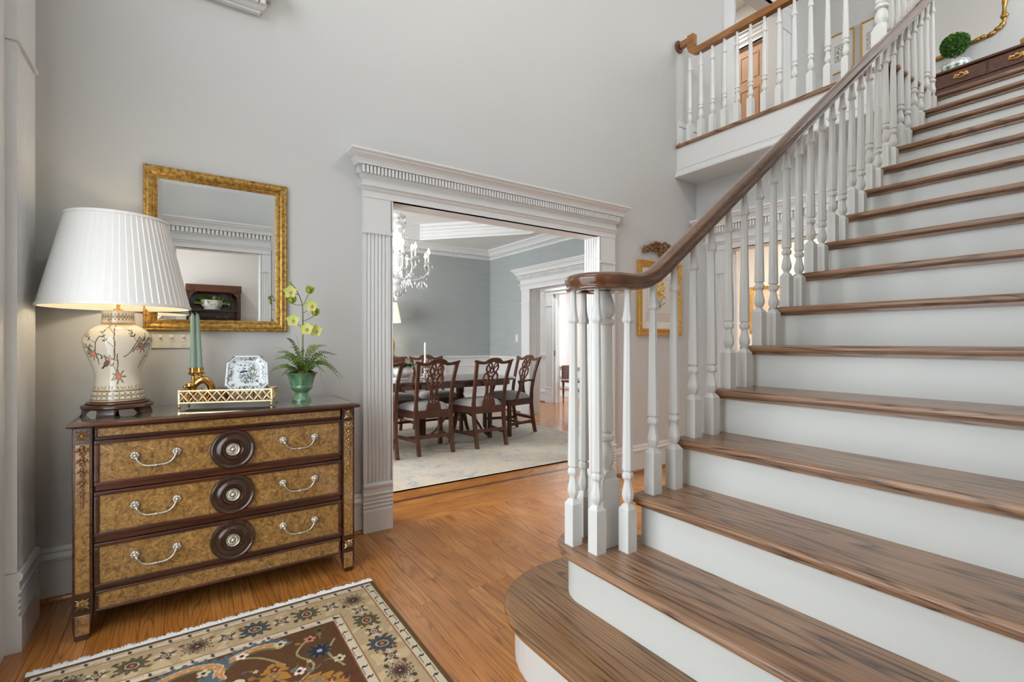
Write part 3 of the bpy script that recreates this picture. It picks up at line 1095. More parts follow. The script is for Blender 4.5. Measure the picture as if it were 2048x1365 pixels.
UP = lambda p, q, t: (p, q, t)
for n in range(1, 17):
    zt = n * RI
    tp = tread_poly(n)
    if n == 16:
        tp = [(nose(16), YS0), (nose(16), 1.255), (nose(16) + 0.1, 1.255), (nose(16) + 0.1, YS0)]
    MB().prism(tp, zt - 0.029, zt, UP).build('tread', 'step_oak' if n == 1 else 'tread_oak', st, bevel=0.0125, seg=4)
    # cove strip under the nosing
    x0 = nose(n) + 0.026
    if n > 2:
        MB().box(x0, x0 + 0.018, YS0, 1.30 if n < 16 else 1.25, zt - 0.043, zt - 0.029).build('cove_strip', 'tread_oak', st)
    MB().prism(riser_poly(n), (n - 1) * RI, zt - 0.029, UP).build('riser', 'riser_paint', st)
# closed stringer on the open side
sp = [(1.54, 0.0)]
for n in range(3, 16):
    sp += [(nose(n) + 0.062, (n - 1) * RI), (nose(n) + 0.062, n * RI - 0.03)]
sp += [(4.79, 15 * RI - 0.03), (4.79, 2.4), (4.41, 2.2), (4.28, 2.1), (4.28, 0.0)]
MB().prism(sp, 1.268, 1.285, lambda p, q, t: (p, t, q)).build('stringer', 'trim_paint', st)

# balusters: square foot, turned and eight-sided above
def baluster_mesh(h):
    m_ = MB()
    s = 0.0235
    m_.box(-s, s, -s, s, 0, 0.160)
    vs = [(-s, -s, 0.160), (s, -s, 0.160), (s, s, 0.160), (-s, s, 0.160)]
    k_ = 0.011
    vs += [(-k_, -k_, 0.179), (k_, -k_, 0.179), (k_, k_, 0.179), (-k_, k_, 0.179)]
    m_.add(vs, [(0, 1, 5, 4), (1, 2, 6, 5), (2, 3, 7, 6), (3, 0, 4, 7)])
    prof = [(0.0125, 0.172), (0.0125, 0.182), (0.018, 0.19), (0.0225, 0.202), (0.0238, 0.212), (0.0222, 0.224), (0.0178, 0.242), (0.0148, 0.258), (0.0145, 0.268),
            (0.0185, 0.270), (0.0225, 0.277), (0.023, 0.284), (0.0215, 0.292), (0.0168, 0.296), (0.0168, 0.301), (0.0225, 0.306), (0.0222, 0.32),
            (0.0145, h - 0.134), (0.0145, h - 0.13), (0.018, h - 0.129), (0.0222, h - 0.122), (0.0228, h - 0.116), (0.0205, h - 0.109), (0.0192, h - 0.104),
            (0.0152, h - 0.08), (0.0128, h - 0.05), (0.0122, h)]
    m_.lathe(prof, 8, ph=PI / 8)
    return m_.mesh('baluster')


def rail_under(x):
    return 1.584 + 0.7464 * (x - 1.796)


bal = {}


def put_baluster(h, loc, parent, mat='baluster_paint'):
    key = round(h, 3)
    if key not in bal:
        bal[key] = baluster_mesh(h)
    o = link('baluster', bal[key], mat, parent)
    o.location = Vector(loc) - origin(parent)
    return o


YB = 1.265
for n in range(3, 16):
    for k_ in (0, 1):
        xb = 0.7606 + RUN * n + k_ * RUN / 2
        put_baluster((0.819 if k_ == 0 else 0.915) + (0.012 if n > 3 else (0.03 if k_ == 0 else 0.012)), (xb, YB, n * RI), st)
for q in ((1.265, 1.430), (1.286, 1.321), (1.393, 1.268), (1.362, 1.476)):
    put_baluster(0.987, (q[0], q[1], 2 * RI), st)


def newel_mesh(h, s=0.043, name='newel_post'):
    m_ = MB()
    b = 0.255
    m_.box(-s, s, -s, s, 0, b)
    # scalloped top of the block
    for ax in (0, 1):
        pts = [(-s, b)] + [(-s * 0.86, b + 0.006)] + [(s * 0.8 * math.cos(PI - PI * i / 10), b + 0.006 + 0.034 * math.sin(PI * i / 10)) for i in range(11)] + [(s * 0.86, b + 0.006), (s, b)]
        T = (lambda p, q, t: (p, t, q)) if ax == 0 else (lambda p, q, t: (t, p, q))
        m_.prism(pts, -s * 0.8, s * 0.8, T)
    prof = [(0.028, b + 0.02), (0.03, b + 0.045), (0.038, b + 0.06), (0.042, b + 0.08), (0.039, b + 0.11), (0.03, b + 0.135), (0.026, b + 0.145), (0.036, b + 0.148),
            (0.042, b + 0.156), (0.042, b + 0.168), (0.036, b + 0.176), (0.030, b + 0.18), (0.037, b + 0.188), (0.037, b + 0.2),
            (0.033, h - 0.15), (0.033, h - 0.14), (0.043, h - 0.135), (0.045, h - 0.127), (0.042, h - 0.118), (0.030, h - 0.114), (0.034, h - 0.108), (0.045, h - 0.09),
            (0.046, h - 0.075), (0.038, h - 0.045), (0.028, h - 0.015), (0.024, h)]
    m_.lathe(prof, 12)
    return m_.mesh(name, 35)


nw = link('newel_post', newel_mesh(0.99), 'baluster_paint', st)
nw.location = Vector((1.367, 1.367, 2 * RI)) - origin(st)

# handrail with volute
RAILP = [(-0.020, 0.0), (0.020, 0.0), (0.0265, 0.004), (0.0265, 0.012), (0.024, 0.016), (0.027, 0.024), (0.0315, 0.036), (0.031, 0.047), (0.025, 0.056), (0.012, 0.0615),
         (0.0, 0.0625), (-0.012, 0.0615), (-0.025, 0.056), (-0.031, 0.047), (-0.0315, 0.036), (-0.027, 0.024), (-0.024, 0.016), (-0.0265, 0.012), (-0.0265, 0.004)]


def sweep_rail(path, name, mat, parent, prof=RAILP, scale=None):
    m_ = MB()
    n = len(prof)
    path = [Vector(p) for p in path]
    for i, p in enumerate(path):
        t = (path[min(i + 1, len(path) - 1)] - path[max(i - 1, 0)]).normalized()
        side = t.cross(Vector((0, 0, 1)))
        if side.length < 1e-4:
            side = Vector((0, 1, 0))
        side.normalize()
        up = side.cross(t)
        k_ = scale[i] if scale else 1.0
        for a, b in prof:
            m_.v.append(p + side * a * k_ + up * b * k_)
    for i in range(len(path) - 1):
        for q in range(n):
            q2 = (q + 1) % n
            m_.f.append((i * n + q, i * n + q2, (i + 1) * n + q2, (i + 1) * n + q))
    m_.f.append(tuple(range(n)))
    m_.f.append(tuple(range((len(path) - 1) * n, len(path) * n)))
    return m_.build(name, mat, parent, smooth=50)


ZV = 1.366
path = [(4.9 - 0.2 * i, YB, rail_under(4.9 - 0.2 * i)) for i in range(17)]
xs = 1.68
path = [p for p in path if p[0] > xs + 0.02]
path += bez((xs, YB, rail_under(xs)), (xs - 0.10, YB, rail_under(xs - 0.10)), (1.52, YB, ZV), (1.40, YB, ZV), 12)
C0 = (1.362, 1.37)
for i in range(1, 35):
    a = -90 + 18 - 11.6 * i - 18
    f_ = i / 34
    r = 0.105 + 0.012 * math.sin(f_ * PI * 0.9) - 0.062 * max(0, f_ - 0.35) / 0.65
    path.append((C0[0] + r * math.cos(R(a)), C0[1] + r * math.sin(R(a)), ZV))
hr = sweep_rail(path, 'handrail', 'rail_oak', st)
MB().lathe([(0.05, 0.0), (0.056, 0.004), (0.056, 0.012), (0.05, 0.016), (0.056, 0.03), (0.06, 0.042), (0.052, 0.056), (0.02, 0.0623)], 28, (C0[0], C0[1], ZV)).build('volute_cap', 'rail_oak', hr, smooth=60)

# gallery railing upstairs
gr = thing('gallery_railing', 'white turned-baluster railing with a light oak handrail along the upstairs gallery', 'railing', (4.01, 2.1, F2))
ZR = 3.872
for i in range(12):
    put_baluster(ZR - F2 + 0.004, (4.01, 2.874 - 0.1195 * i, F2), gr)
for i in range(5):
    put_baluster(ZR - F2 + 0.004, (4.16 + 0.128 * i, 1.335, F2), gr)
nw2 = link('newel_post', newel_mesh(1.02, 0.046), 'baluster_paint', gr)
nw2.location = Vector((4.02, 1.345, F2)) - origin(gr)
BRP = [(-0.03, 0), (0.03, 0), (0.031, 0.02), (0.031, 0.055), (0.022, 0.064), (-0.022, 0.064), (-0.031, 0.055), (-0.031, 0.02)]
path = [(4.01, 1.345, ZR), (4.01, 1.8, ZR), (4.01, 2.3, ZR), (4.01, 2.66, ZR)] + bez((4.01, 2.75, ZR), (4.01, 2.84, ZR), (4.01, 2.885, ZR + 0.03), (4.01, 2.885, ZR + 0.12), 8)
hr2 = sweep_rail(path, 'handrail', 'balcony_rail_oak', gr, BRP)
MB().box(3.979, 4.041, 2.815, 2.885, ZR + 0.10, ZR + 0.205).box(3.985, 4.035, 2.88, 2.97, ZR + 0.135, ZR + 0.195).build('gooseneck', 'balcony_rail_oak', hr2, bevel=0.006)
m_ = MB().lathe([(0.058, 0), (0.06, 0.01), (0.05, 0.018), (0.044, 0.02)], 24)
m_.v = [(4.01 + a, 2.998 - c, ZR + 0.165 + b) for a, b, c in m_.v]
m_.build('rosette', 'rail_oak', hr2, smooth=40)
sweep_rail([(4.02, 1.335, ZR), (4.4, 1.335, ZR), (4.79, 1.335, ZR)], 'handrail', 'balcony_rail_oak', gr, BRP)


# ------------------------------------------------------------------ chest of drawers
CX0, CX1, CYF, CYB = -0.345, 0.742, 2.525, 2.955
ch = thing('chest_of_drawers', 'low three-drawer chest with burl panels and dark mahogany frame against the foyer wall', 'chest', ((CX0 + CX1) / 2, 2.74, 0))
TC = lambda u, p, z: (u, CYF - p, z)      # u along the front, p out of the front
# carcass (frame rails and stiles, sides, back)
m_ = MB()
m_.box(CX0 + 0.012, CX1 - 0.012, CYF + 0.02, CYB, 0.105, 0.834)
for z0, z1 in ((0.097, 0.116), (0.176, 0.192), (0.373, 0.395), (0.577, 0.597), (0.780, 0.790), (0.828, 0.836)):
    m_.box(CX0 + 0.07, CX1 - 0.07, CYF + 0.002, CYF + 0.03, z0, z1)
m_.build('carcass', 'chest_wood', ch)
# corner posts with burl inset, rosettes and garlands
for sgn, u0, u1 in ((-1, CX0, CX0 + 0.062), (1, CX1 - 0.062, CX1)):
    po = MB()
    po.box(u0, u1, CYF - 0.004, CYF + 0.05, 0.10, 0.834)
    pts = [(u0, 0.10), (u1, 0.10), (u1 - 0.006, 0.05), (u1 - 0.014, 0.0), (u0 + 0.008, 0.0), (u0, 0.05)] if sgn < 0 else [(u0, 0.10), (u1, 0.10), (u1, 0.05), (u1 - 0.008, 0.0), (u0 + 0.014, 0.0), (u0 + 0.006, 0.05)]
    po.prism(pts, CYF - 0.004, CYF + 0.05, lambda p, q, t: (p, t, q))
    post = po.build('corner_post', 'chest_wood', ch, bevel=0.003)
    um = (u0 + u1) / 2
    for (z0, z1) in ((0.185, 0.768), (0.022, 0.098)):
        MB().box(u0 + 0.009, u1 - 0.009, CYF - 0.0065, CYF, z0, z1).build('inset_panel', 'burl', post, bevel=0.002)
    for zc in (0.802, 0.142):
        m_ = MB().box(u0 + 0.006, u1 - 0.006, CYF - 0.0075, CYF, zc - 0.027, zc + 0.027)
        m_.build('rosette_ground', 'dark_wood', post)
        m_ = MB()
        for i in range(16):
            a = 2 * PI * i / 16
            L = 0.031 if i % 4 == 2 else (0.023 if i % 2 == 0 else 0.021)
            c, s_ = math.cos(a), math.sin(a)
            w = 0.0034
            q = [(um + c * 0.003 - s_ * w * 0.4, zc + s_ * 0.003 + c * w * 0.4), (um + c * L * 0.65 - s_ * w, zc + s_ * L * 0.65 + c * w), (um + c * L, zc + s_ * L),
                 (um + c * L * 0.65 + s_ * w, zc + s_ * L * 0.65 - c * w), (um + c * 0.003 + s_ * w * 0.4, zc + s_ * 0.003 - c * w * 0.4)]
            b0 = len(m_.v)
            m_.v += [(x_, CYF - 0.0075, z_) for x_, z_ in q] + [(um + c * L * 0.4, CYF - 0.013, zc + s_ * L * 0.4)]
            m_.f += [(b0 + j, b0 + (j + 1) % 5, b0 + 5) for j in range(5)]
        m_.sphere((um, CYF - 0.009, zc), 0.0055, 8, 6)
        m_.build('rosette', 'antique_brass', post)
    m_ = MB()
    z = 0.757
    for j in range(5):
        s_ = 1.0 - 0.1 * j
        m_.sphere((um, CYF - 0.009, z), 0.0085 * s_, 8, 6)
        for d in (-1, 1):
            m_.sphere((um + d * 0.012 * s_, CYF - 0.008, z - 0.009), 0.0075 * s_, 7, 5, (1, 0.6, 0.9))
            m_.sphere((um + d * 0.019 * s_, CYF - 0.007, z - 0.016), 0.005 * s_, 6, 4, (1.3, 0.6, 0.6))
            m_.sphere((um + d * 0.007 * s_, CYF - 0.009, z - 0.023), 0.006 * s_, 6, 4, (0.7, 0.6, 1.6))
        m_.sphere((um, CYF - 0.011, z - 0.014), 0.008 * s_, 8, 6)
        m_.sphere((um, CYF - 0.008, z - 0.030), 0.0045, 6, 4)
        z -= 0.042
    m_.sphere((um, CYF - 0.008, z), 0.006, 6, 4, (1, 0.6, 2.4))
    for d in (-1, 1):
        m_.sphere((um + d * 0.008, CYF - 0.007, z - 0.003), 0.005, 6, 4, (1.8, 0.6, 0.7))
    m_.sphere((um, CYF - 0.008, z - 0.02), 0.006, 6, 4, (0.9, 0.6, 1.4))
    m_.build('garland', 'carved_wood' if sgn < 0 else 'antique_brass', post, smooth=180)
for u in (CX0 + 0.012, CX1 - 0.057):
    MB().prism([(u, 0.11), (u + 0.045, 0.11), (u + 0.04, 0.0), (u + 0.006, 0.0)], CYB - 0.05, CYB, lambda p, q, t: (p, t, q)).build('back_foot', 'chest_wood', ch)


def framed_panel(parent, u0, u1, z0, z1, fw, name='panel'):
    fr = MB()
    for a, b, c, d in ((u0, u1, z0, z0 + fw), (u0, u1, z1 - fw, z1), (u0, u0 + fw, z0 + fw, z1 - fw), (u1 - fw, u1, z0 + fw, z1 - fw)):
        fr.box(a, b, CYF - 0.012, CYF + 0.01, c, d)
    f_ = fr.build('frame', 'chest_wood', parent, bevel=0.004, seg=3)
    MB().box(u0 + fw - 0.001, u1 - fw + 0.001, CYF - 0.0045, CYF + 0.004, z0 + fw - 0.001, z1 - fw + 0.001).build(name, 'burl', parent)


UD0, UD1 = -0.279, 0.676
fz_ = thing('tmp', None, None)
bpy.data.objects.remove(fz_)
framed_panel(ch, UD0 + 0.004, UD1 - 0.004, 0.789, 0.831, 0.006, 'frieze_panel')
framed_panel(ch, UD0 + 0.004, UD1 - 0.004, 0.104, 0.182, 0.009, 'apron_panel')
UM = (UD0 + UD1) / 2


def bail(parent, uc, zc):
    """drop handle: two rosettes, swagged bail with a centre bead"""
    hd = MB()
    w = 0.071
    for d in (-1, 1):
        hd.add(*(lambda q: ([(uc + d * w + a, CYF - 0.006 - c, zc + b) for a, b, c in q.v], q.f))(MB().lathe([(0.0165, 0), (0.0175, 0.003), (0.015, 0.006), (0.01, 0.008), (0.008, 0.014), (0.004, 0.018), (0.001, 0.019)], 16)))
        for j in range(8):
            a = 2 * PI * j / 8
            hd.sphere((uc + d * w + 0.0115 * math.cos(a), CYF - 0.011, zc + 0.0115 * math.sin(a)), 0.0055, 6, 5)
    pts = []
    for j in range(25):
        t = -1 + 2 * j / 24
        pts.append((uc + w * 0.97 * t, CYF - 0.02 - 0.004 * (1 - t * t), zc - 0.002 - 0.043 * (1 - t ** 4) ** 0.8))
    rad = [0.0030 + (0.0020 if (j % 2 == 0 and 4 < j < 20) else 0.0006) for j in range(25)]
    hd.tube(pts, rad, 8)
    hd.sphere((uc, CYF - 0.024, zc - 0.045), 0.0062, 8, 6)
    for d in (-1, 1):
        hd.sphere((uc + d * 0.012, CYF - 0.024, zc - 0.045), 0.0042, 8, 6)
    return hd.build('bail_handle', 'silvered', parent, smooth=180)


for z0, z1, lab in ((0.598, 0.779, 'top'), (0.397, 0.5745, 'middle'), (0.1935, 0.371, 'bottom')):
    dr = MB().box(UD0 + 0.01, UD1 - 0.01, CYF - 0.002, CYF + 0.02, z0 + 0.004, z1 - 0.004).build('drawer', 'chest_wood', ch)
    framed_panel(dr, UD0, UD1, z0, z1, 0.016, 'burl_panel')
    zc = (z0 + z1) / 2
    disc = MB().lathe([(0.0875, 0), (0.0885, 0.008), (0.085, 0.013), (0.079, 0.0145), (0.075, 0.011), (0.066, 0.0095), (0.058, 0.0125), (0.052, 0.0165), (0.045, 0.017), (0.042, 0.012), (0.034, 0.010), (0.031, 0.0135), (0.028, 0.0135), (0.001, 0.0125)], 48)
    disc.v = [(UM + a, CYF - 0.006 - c, zc + b) for a, b, c in disc.v]
    disc.build('medallion', 'dark_wood', dr, smooth=35)
    bs = MB().lathe([(0.0275, 0), (0.0285, 0.004), (0.027, 0.007), (0.024, 0.0075), (0.022, 0.0055), (0.01, 0.006), (0.0085, 0.009), (0.006, 0.012), (0.001, 0.0135)], 32)
    bs.v = [(UM + a, CYF - 0.0185 - c, zc + b) for a, b, c in bs.v]
    for j in range(20):
        a = 2 * PI * j / 20
        bs.sphere((UM + 0.016 * math.cos(a), CYF - 0.0245, zc + 0.016 * math.sin(a)), 0.0036, 6, 4, (abs(math.cos(a)) * 0.9 + 0.6, 0.8, abs(math.sin(a)) * 0.9 + 0.6))
    bs.build('rosette_boss', 'silvered', dr, smooth=50)
    bail(dr, UM - 0.278, zc + 0.016)
    bail(dr, UM + 0.278, zc + 0.016)
# top slab with moulded edge and glass
m_ = MB()
x0, x1, y0, y1 = CX0 - 0.016, CX1 + 0.022, CYF - 0.032, 2.975
prof = [(0.012, 0.834), (0.004, 0.837), (0.0, 0.843), (0.0, 0.849), (0.006, 0.853), (0.010, 0.855)]
vs, fs = [], []
for off, z in prof:
    vs += [(x0 + off, y0 + off, z), (x1 - off, y0 + off, z), (x1 - off, y1, z), (x0 + off, y1, z)]
for j in range(len(prof) - 1):
    for i in range(4):
        fs.append((4 * j + i, 4 * j + (i + 1) % 4, 4 * j + 4 + (i + 1) % 4, 4 * j + 4 + i))
fs += [(0, 3, 2, 1), tuple(4 * (len(prof) - 1) + i for i in range(4))]
m_.add(vs, fs)
tp = m_.build('top', 'chest_wood', ch)
MB().box(x0 + 0.028, x1 - 0.028, y0 + 0.028, y1 - 0.002, 0.8545, 0.8572).build('glass_insert', 'glass_top', tp)
ZT = 0.8574

# ------------------------------------------------------------------ table lamp with pleated shade and painted vase
LX, LY = -0.2214, 2.735
lp = thing('table_lamp', 'white pleated-shade table lamp with a cream vase painted with birds and blossom branches', 'lamp', (LX, LY, ZT))
# stand
m_ = MB()
m_.lathe([(0.112, 0.026), (0.122, 0.028), (0.127, 0.034), (0.126, 0.041), (0.119, 0.046), (0.108, 0.048), (0.112, 0.050), (0.110, 0.055), (0.10, 0.058), (0.085, 0.06)], 48, (LX, LY, ZT))
sb_ = m_.build('stand', 'chest_wood', lp, smooth=30)
M['lamp_wood'] = M['chest_wood']
for i in range(5):
    a = R(90 + 72 * i + 20)
    c, s_ = math.cos(a), math.sin(a)
    m_ = MB()
    pts = [(0.120, 0.028), (0.119, 0.018), (0.122, 0.008), (0.128, 0.0), (0.108, 0.0), (0.102, 0.012), (0.090, 0.022), (0.07, 0.028)]
    m_.prism(pts, -0.030, 0.030, lambda p, q, t: (LX + c * p - s_ * t, LY + s_ * p + c * t, ZT + q))
    m_.build('foot', 'dark_wood', sb_)
# vase: painted
VP = [(0.082, 0.058), (0.096, 0.060), (0.0965, 0.066), (0.094, 0.072), (0.091, 0.092), (0.088, 0.100), (0.0845, 0.108), (0.082, 0.125), (0.080, 0.145), (0.080, 0.165), (0.083, 0.185), (0.090, 0.21),
      (0.099, 0.235), (0.109, 0.26), (0.117, 0.285), (0.1215, 0.305), (0.1225, 0.32), (0.119, 0.336), (0.110, 0.352), (0.096, 0.368), (0.078, 0.380), (0.064, 0.387), (0.060, 0.391), (0.0585, 0.395), (0.0575, 0.41), (0.0565, 0.43), (0.0575, 0.443), (0.059, 0.447), (0.054, 0.4495), (0.015, 0.4495)]
vpr = np.array(spline(VP, 4))
hz = 0.45
cv = Canvas(0.70, hz, 440, 260, (226, 216, 196))
rv = random.Random(11)
BR_, GR_, RD_, DK_ = (112, 92, 72), (122, 128, 98), (196, 110, 84), (84, 70, 64)
rr2 = np.random.default_rng(4)
for z0, z1, c in ((0.0, 0.066, (206, 188, 156)), (0.100, 0.106, (152, 116, 66)), (0.108, 0.111, (170, 132, 78)), (0.385, 0.395, (164, 122, 66))):
    cv.rect(0, 0.7, z0, z1, c)
cv.rect(0, 0.7, 0.066, 0.07, (140, 108, 66))
for zc, h_ in ((0.085, 0.010), (0.421, 0.012)):
    for i in range(28):
        xx = 0.7 * (i + 0.5) / 28
        cv.star(xx, zc, h_, 4, 0.25, (96, 82, 74), 0)
        cv.star(xx, zc, h_ * 0.66, 4, 0.25, (226, 214, 190), 0)
        cv.star(xx, zc, h_ * 0.36, 4, 0.3, (110, 84, 70), 0)


def sprig(x, z, ang, L, depth=0):
    """branch with leaves on the vase"""
    p = [(x, z)]
    a = ang
    st_ = L / 8
    for j in range(8):
        a += rv.uniform(-0.28, 0.28)
        x, z = x + math.cos(a) * st_, z + math.sin(a) * st_
        p.append((x, z))
        if j in (2, 5) and depth < (2 if L > 0.12 else 1):
            sprig(x, z, a + rv.choice((-1, 1)) * rv.uniform(0.6, 1.1), L * 0.5, depth + 1)
        if depth > 0 and j in (3, 5, 7):
            for d in (-1, 1):
                cv.leaf(x, z, rv.uniform(0.010, 0.017), 0.006, a + d * 0.9, GR_ if rv.random() < 0.6 else DK_)
    cv.line(p, 0.0042 if depth == 0 else 0.0022, BR_)


# lathe angle maps to x: the side facing the camera is near angle -80 deg
def ang2x(deg):
    return (deg % 360) / 360 * 0.7


for deg, z, a, L in ((258, 0.15, 0.9, 0.12), (266, 0.235, 1.5, 0.15), (300, 0.27, 1.2, 0.10), (232, 0.22, 1.7, 0.12), (200, 0.16, 1.4, 0.18), (325, 0.2, 1.3, 0.13), (30, 0.15, 1.3, 0.2), (90, 0.15, 1.5, 0.2), (150, 0.15, 1.5, 0.2), (285, 0.25, 0.4, 0.10)):
    sprig(ang2x(deg), z, a, L)


def flower_p(x, z, r, c1, c2):
    for j in range(7):
        a = 2 * PI * j / 7
        cv.leaf(x + math.cos(a) * r * 0.9, z + math.sin(a) * r * 0.9, r * 1.3, r * 0.5, a, GR_)
    cv.star(x, z, r, 8, 0.12, c1)
    cv.star(x, z, r * 0.72, 6, 0.15, (222, 160, 132))
    cv.star(x, z, r * 0.5, 6, 0.15, c1)
    cv.ell(x, z, r * 0.25, r * 0.25, c2)


flower_p(ang2x(276), 0.165, 0.016, RD_, (230, 190, 150))
flower_p(ang2x(226), 0.262, 0.014, RD_, (230, 190, 150))
flower_p(ang2x(318), 0.29, 0.012, (150, 70, 66), (190, 120, 90))
flower_p(ang2x(120), 0.25, 0.016, RD_, (230, 190, 150))
# bird
bx = ang2x(251)
cv.ell(bx, 0.222, 0.020, 0.010, (128, 92, 84), 0.7)
cv.leaf(bx - 0.008, 0.214, 0.026, 0.008, R(215), (92, 66, 66))
cv.ell(bx + 0.014, 0.240, 0.008, 0.007, (204, 128, 104))
cv.leaf(bx + 0.020, 0.240, 0.009, 0.003, 0.1, (90, 70, 60))
cv.line([(bx + 0.014, 0.246), (bx + 0.016, 0.254)], 0.0025, (204, 110, 90))
for deg in range(0, 360, 16):
    for j in range(4):
        cv.leaf(ang2x(deg) + rv.uniform(-0.01, 0.01), 0.112, rv.uniform(0.008, 0.02), 0.0035, rv.uniform(0.9, 2.3), (138, 136, 108))


def vaseT(X, Y):
    th = X / 0.70 * 2 * PI
    zi = vpr[:, 1]
    # parametrise by profile arc so the flat top closes too
    ii = np.clip(Y / hz, 0, 1) * (len(vpr) - 1)
    zz = np.interp(Y, np.maximum.accumulate(zi) + np.arange(len(zi)) * 1e-7, zi)
    rr_ = np.interp(Y, np.maximum.accumulate(zi) + np.arange(len(zi)) * 1e-7, vpr[:, 0])
    return rr_ * np.cos(th), rr_ * np.sin(th), zz


painted_grid('vase', cv, vaseT, 'painted_china', lp)
MB().lathe([(0.018, 0.449), (0.018, 0.456), (0.007, 0.458), (0.007, 0.50), (0.012, 0.502), (0.012, 0.52), (0.004, 0.52), (0.004, 0.84)], 16).build('stem', 'polished_brass', lp, smooth=40, local=True)
# shade: box-pleated cone
n = 480
zb, ztp = 0.462, 0.842
RB, RT = 0.262, 0.176
m_ = MB()
NP = 60
rows_ = 5
for j in range(rows_ + 1):
    t = j / rows_
    for i in range(n):
        ph = (i / n * NP) % 1.0
        bump = 0.0035 * (1 - ph) if ph < 0.94 else 0.0035 * (ph - 0.94) / 0.06
        r = RB + (RT - RB) * t + bump
        a = 2 * PI * i / n
        m_.v.append((r * math.cos(a), r * math.sin(a), zb + (ztp - zb) * t))
for j in range(rows_):
    for i in range(n):
        k2 = (i + 1) % n
        m_.f.append((j * n + i, j * n + k2, (j + 1) * n + k2, (j + 1) * n + i))
shd = m_.build('shade', 'shade_fabric', lp, local=True)
MB().lathe([(RB - 0.004, zb), (RT - 0.004, ztp)], 96, cap=False).build('shade_lining', 'shade_lining', shd, smooth=180, local=True, fix=False)
for r, z in ((RB, zb), (RT, ztp)):
    MB().lathe([(r - 0.004, z - 0.001), (r + 0.005, z - 0.001), (r + 0.0055, z + 0.006), (r + 0.004, z + 0.011), (r - 0.004, z + 0.011), (r - 0.004, z - 0.001)], 96, cap=False).build('shade_trim', 'shade_fabric', shd, smooth=40, local=True)
# cord hanging behind the chest's left side
pts = spline([(CX0 + 0.02, 2.97, 0.60), (CX0 - 0.012, 2.955, 0.42), (CX0 - 0.028, 2.945, 0.27), (CX0 - 0.022, 2.94, 0.17), (CX0 + 0.02, 2.95, 0.10)], 8)
tag(MB().tube(pts, 0.0035, 6).build('lamp_cord', 'cord_black', None, smooth=180), 'thin black lamp cord hanging beside the left side of the chest', 'cord')
point('table_lamp_light', (LX, LY, ZT + 0.62), 2.3, WARM, 0.03)

# ------------------------------------------------------------------ wall mirror
mx0, mx1, mz0, mz1 = -0.148, 0.500, 1.226, 2.045
wm = thing('wall_mirror', 'rectangular wall mirror in a gold beaded frame above the chest', 'mirror', ((mx0 + mx1) / 2, 3.0, mz0))
MP = [(0.0, 0.0), (0.0, 0.020), (0.003, 0.026), (0.008, 0.027), (0.012, 0.024), (0.018, 0.026), (0.028, 0.0245), (0.036, 0.019), (0.041, 0.014), (0.044, 0.015), (0.047, 0.013), (0.054, 0.010), (0.058, 0.009), (0.058, 0.0)]


def mitred(prof, x0, x1, z0, z1, T):
    """four mitred frame sides; prof = (inward, out)"""
    sides = []
    cor = lambda o: [(x0 + o, z0 + o), (x1 - o, z0 + o), (x1 - o, z1 - o), (x0 + o, z1 - o)]
    for s_ in range(4):
        m_ = MB()
        n = len(prof)
        for e in (s_, (s_ + 1) % 4):
            for o, p in prof:
                q = cor(o)[e]
                m_.v.append(T(q[0], p, q[1]))
        for i in range(n - 1):
            m_.f.append((i, i + 1, n + i + 1, n + i))
        sides.append(m_)
    return sides


for m_ in mitred(MP, mx0, mx1, mz0, mz1, TA):
    m_.build('frame_side', 'gilt', wm, smooth=50)
m_ = MB()
b = 0.0505
for i in range(int((mx1 - mx0 - 2 * b) / 0.0085)):
    for z in (mz0 + b, mz1 - b):
        m_.sphere(TA(mx0 + b + 0.0085 * i, 0.0125, z), 0.0035, 6, 4)
for i in range(int((mz1 - mz0 - 2 * b) / 0.0085)):
    for u in (mx0 + b, mx1 - b):
        m_.sphere(TA(u, 0.0125, mz0 + b + 0.0085 * i), 0.0035, 6, 4)
m_.build('bead_trim', 'gilt', wm, smooth=180)['kind'] = 'stuff'
g = 0.056
bv = 0.019
gx0, gx1, gz0, gz1 = mx0 + g, mx1 - g, mz0 + g, mz1 - g
gm_ = MB()
A_ = [(gx0, gz0), (gx1, gz0), (gx1, gz1), (gx0, gz1)]
B_ = [(gx0 + bv, gz0 + bv), (gx1 - bv, gz0 + bv), (gx1 - bv, gz1 - bv), (gx0 + bv, gz1 - bv)]
gm_.add([TA(u, 0.0065, z) for u, z in A_] + [TA(u, 0.008, z) for u, z in B_], [(0, 1, 5, 4), (1, 2, 6, 5), (2, 3, 7, 6), (3, 0, 4, 7), (4, 5, 6, 7)])
gm_.build('mirror_pane', 'mirror_glass', wm)

# ------------------------------------------------------------------ switch plate under the mirror
sp_ = thing('switch_plate', 'cream four-gang light switch plate below the gold mirror', 'light switch', (-0.055, 2.998, 1.138))
MB().box(-0.158, 0.050, 2.993, 3.0, 1.138, 1.225).build('plate', 'switch_plastic', sp_, bevel=0.003)
for u in (-0.127, -0.079, -0.0315, 0.0155):
    MB().box(u - 0.006, u + 0.006, 2.9905, 2.9935, 1.174, 1.206).build('slot', 'shade_lining', sp_)
    MB().prism([(2.993, 1.184), (2.982, 1.19), (2.981, 1.196), (2.993, 1.199)], u - 0.0045, u + 0.0045, lambda p, q, t: (t, p, q)).build('toggle', 'switch_plastic', sp_)
    m_ = MB().lathe([(0.003, 0), (0.002, 0.0015)], 10)
    m_.v = [(u + a, 2.993 - c, 1.153 + b) for a, b, c in m_.v]
    m_.build('screw', 'ceramic_grey', sp_)


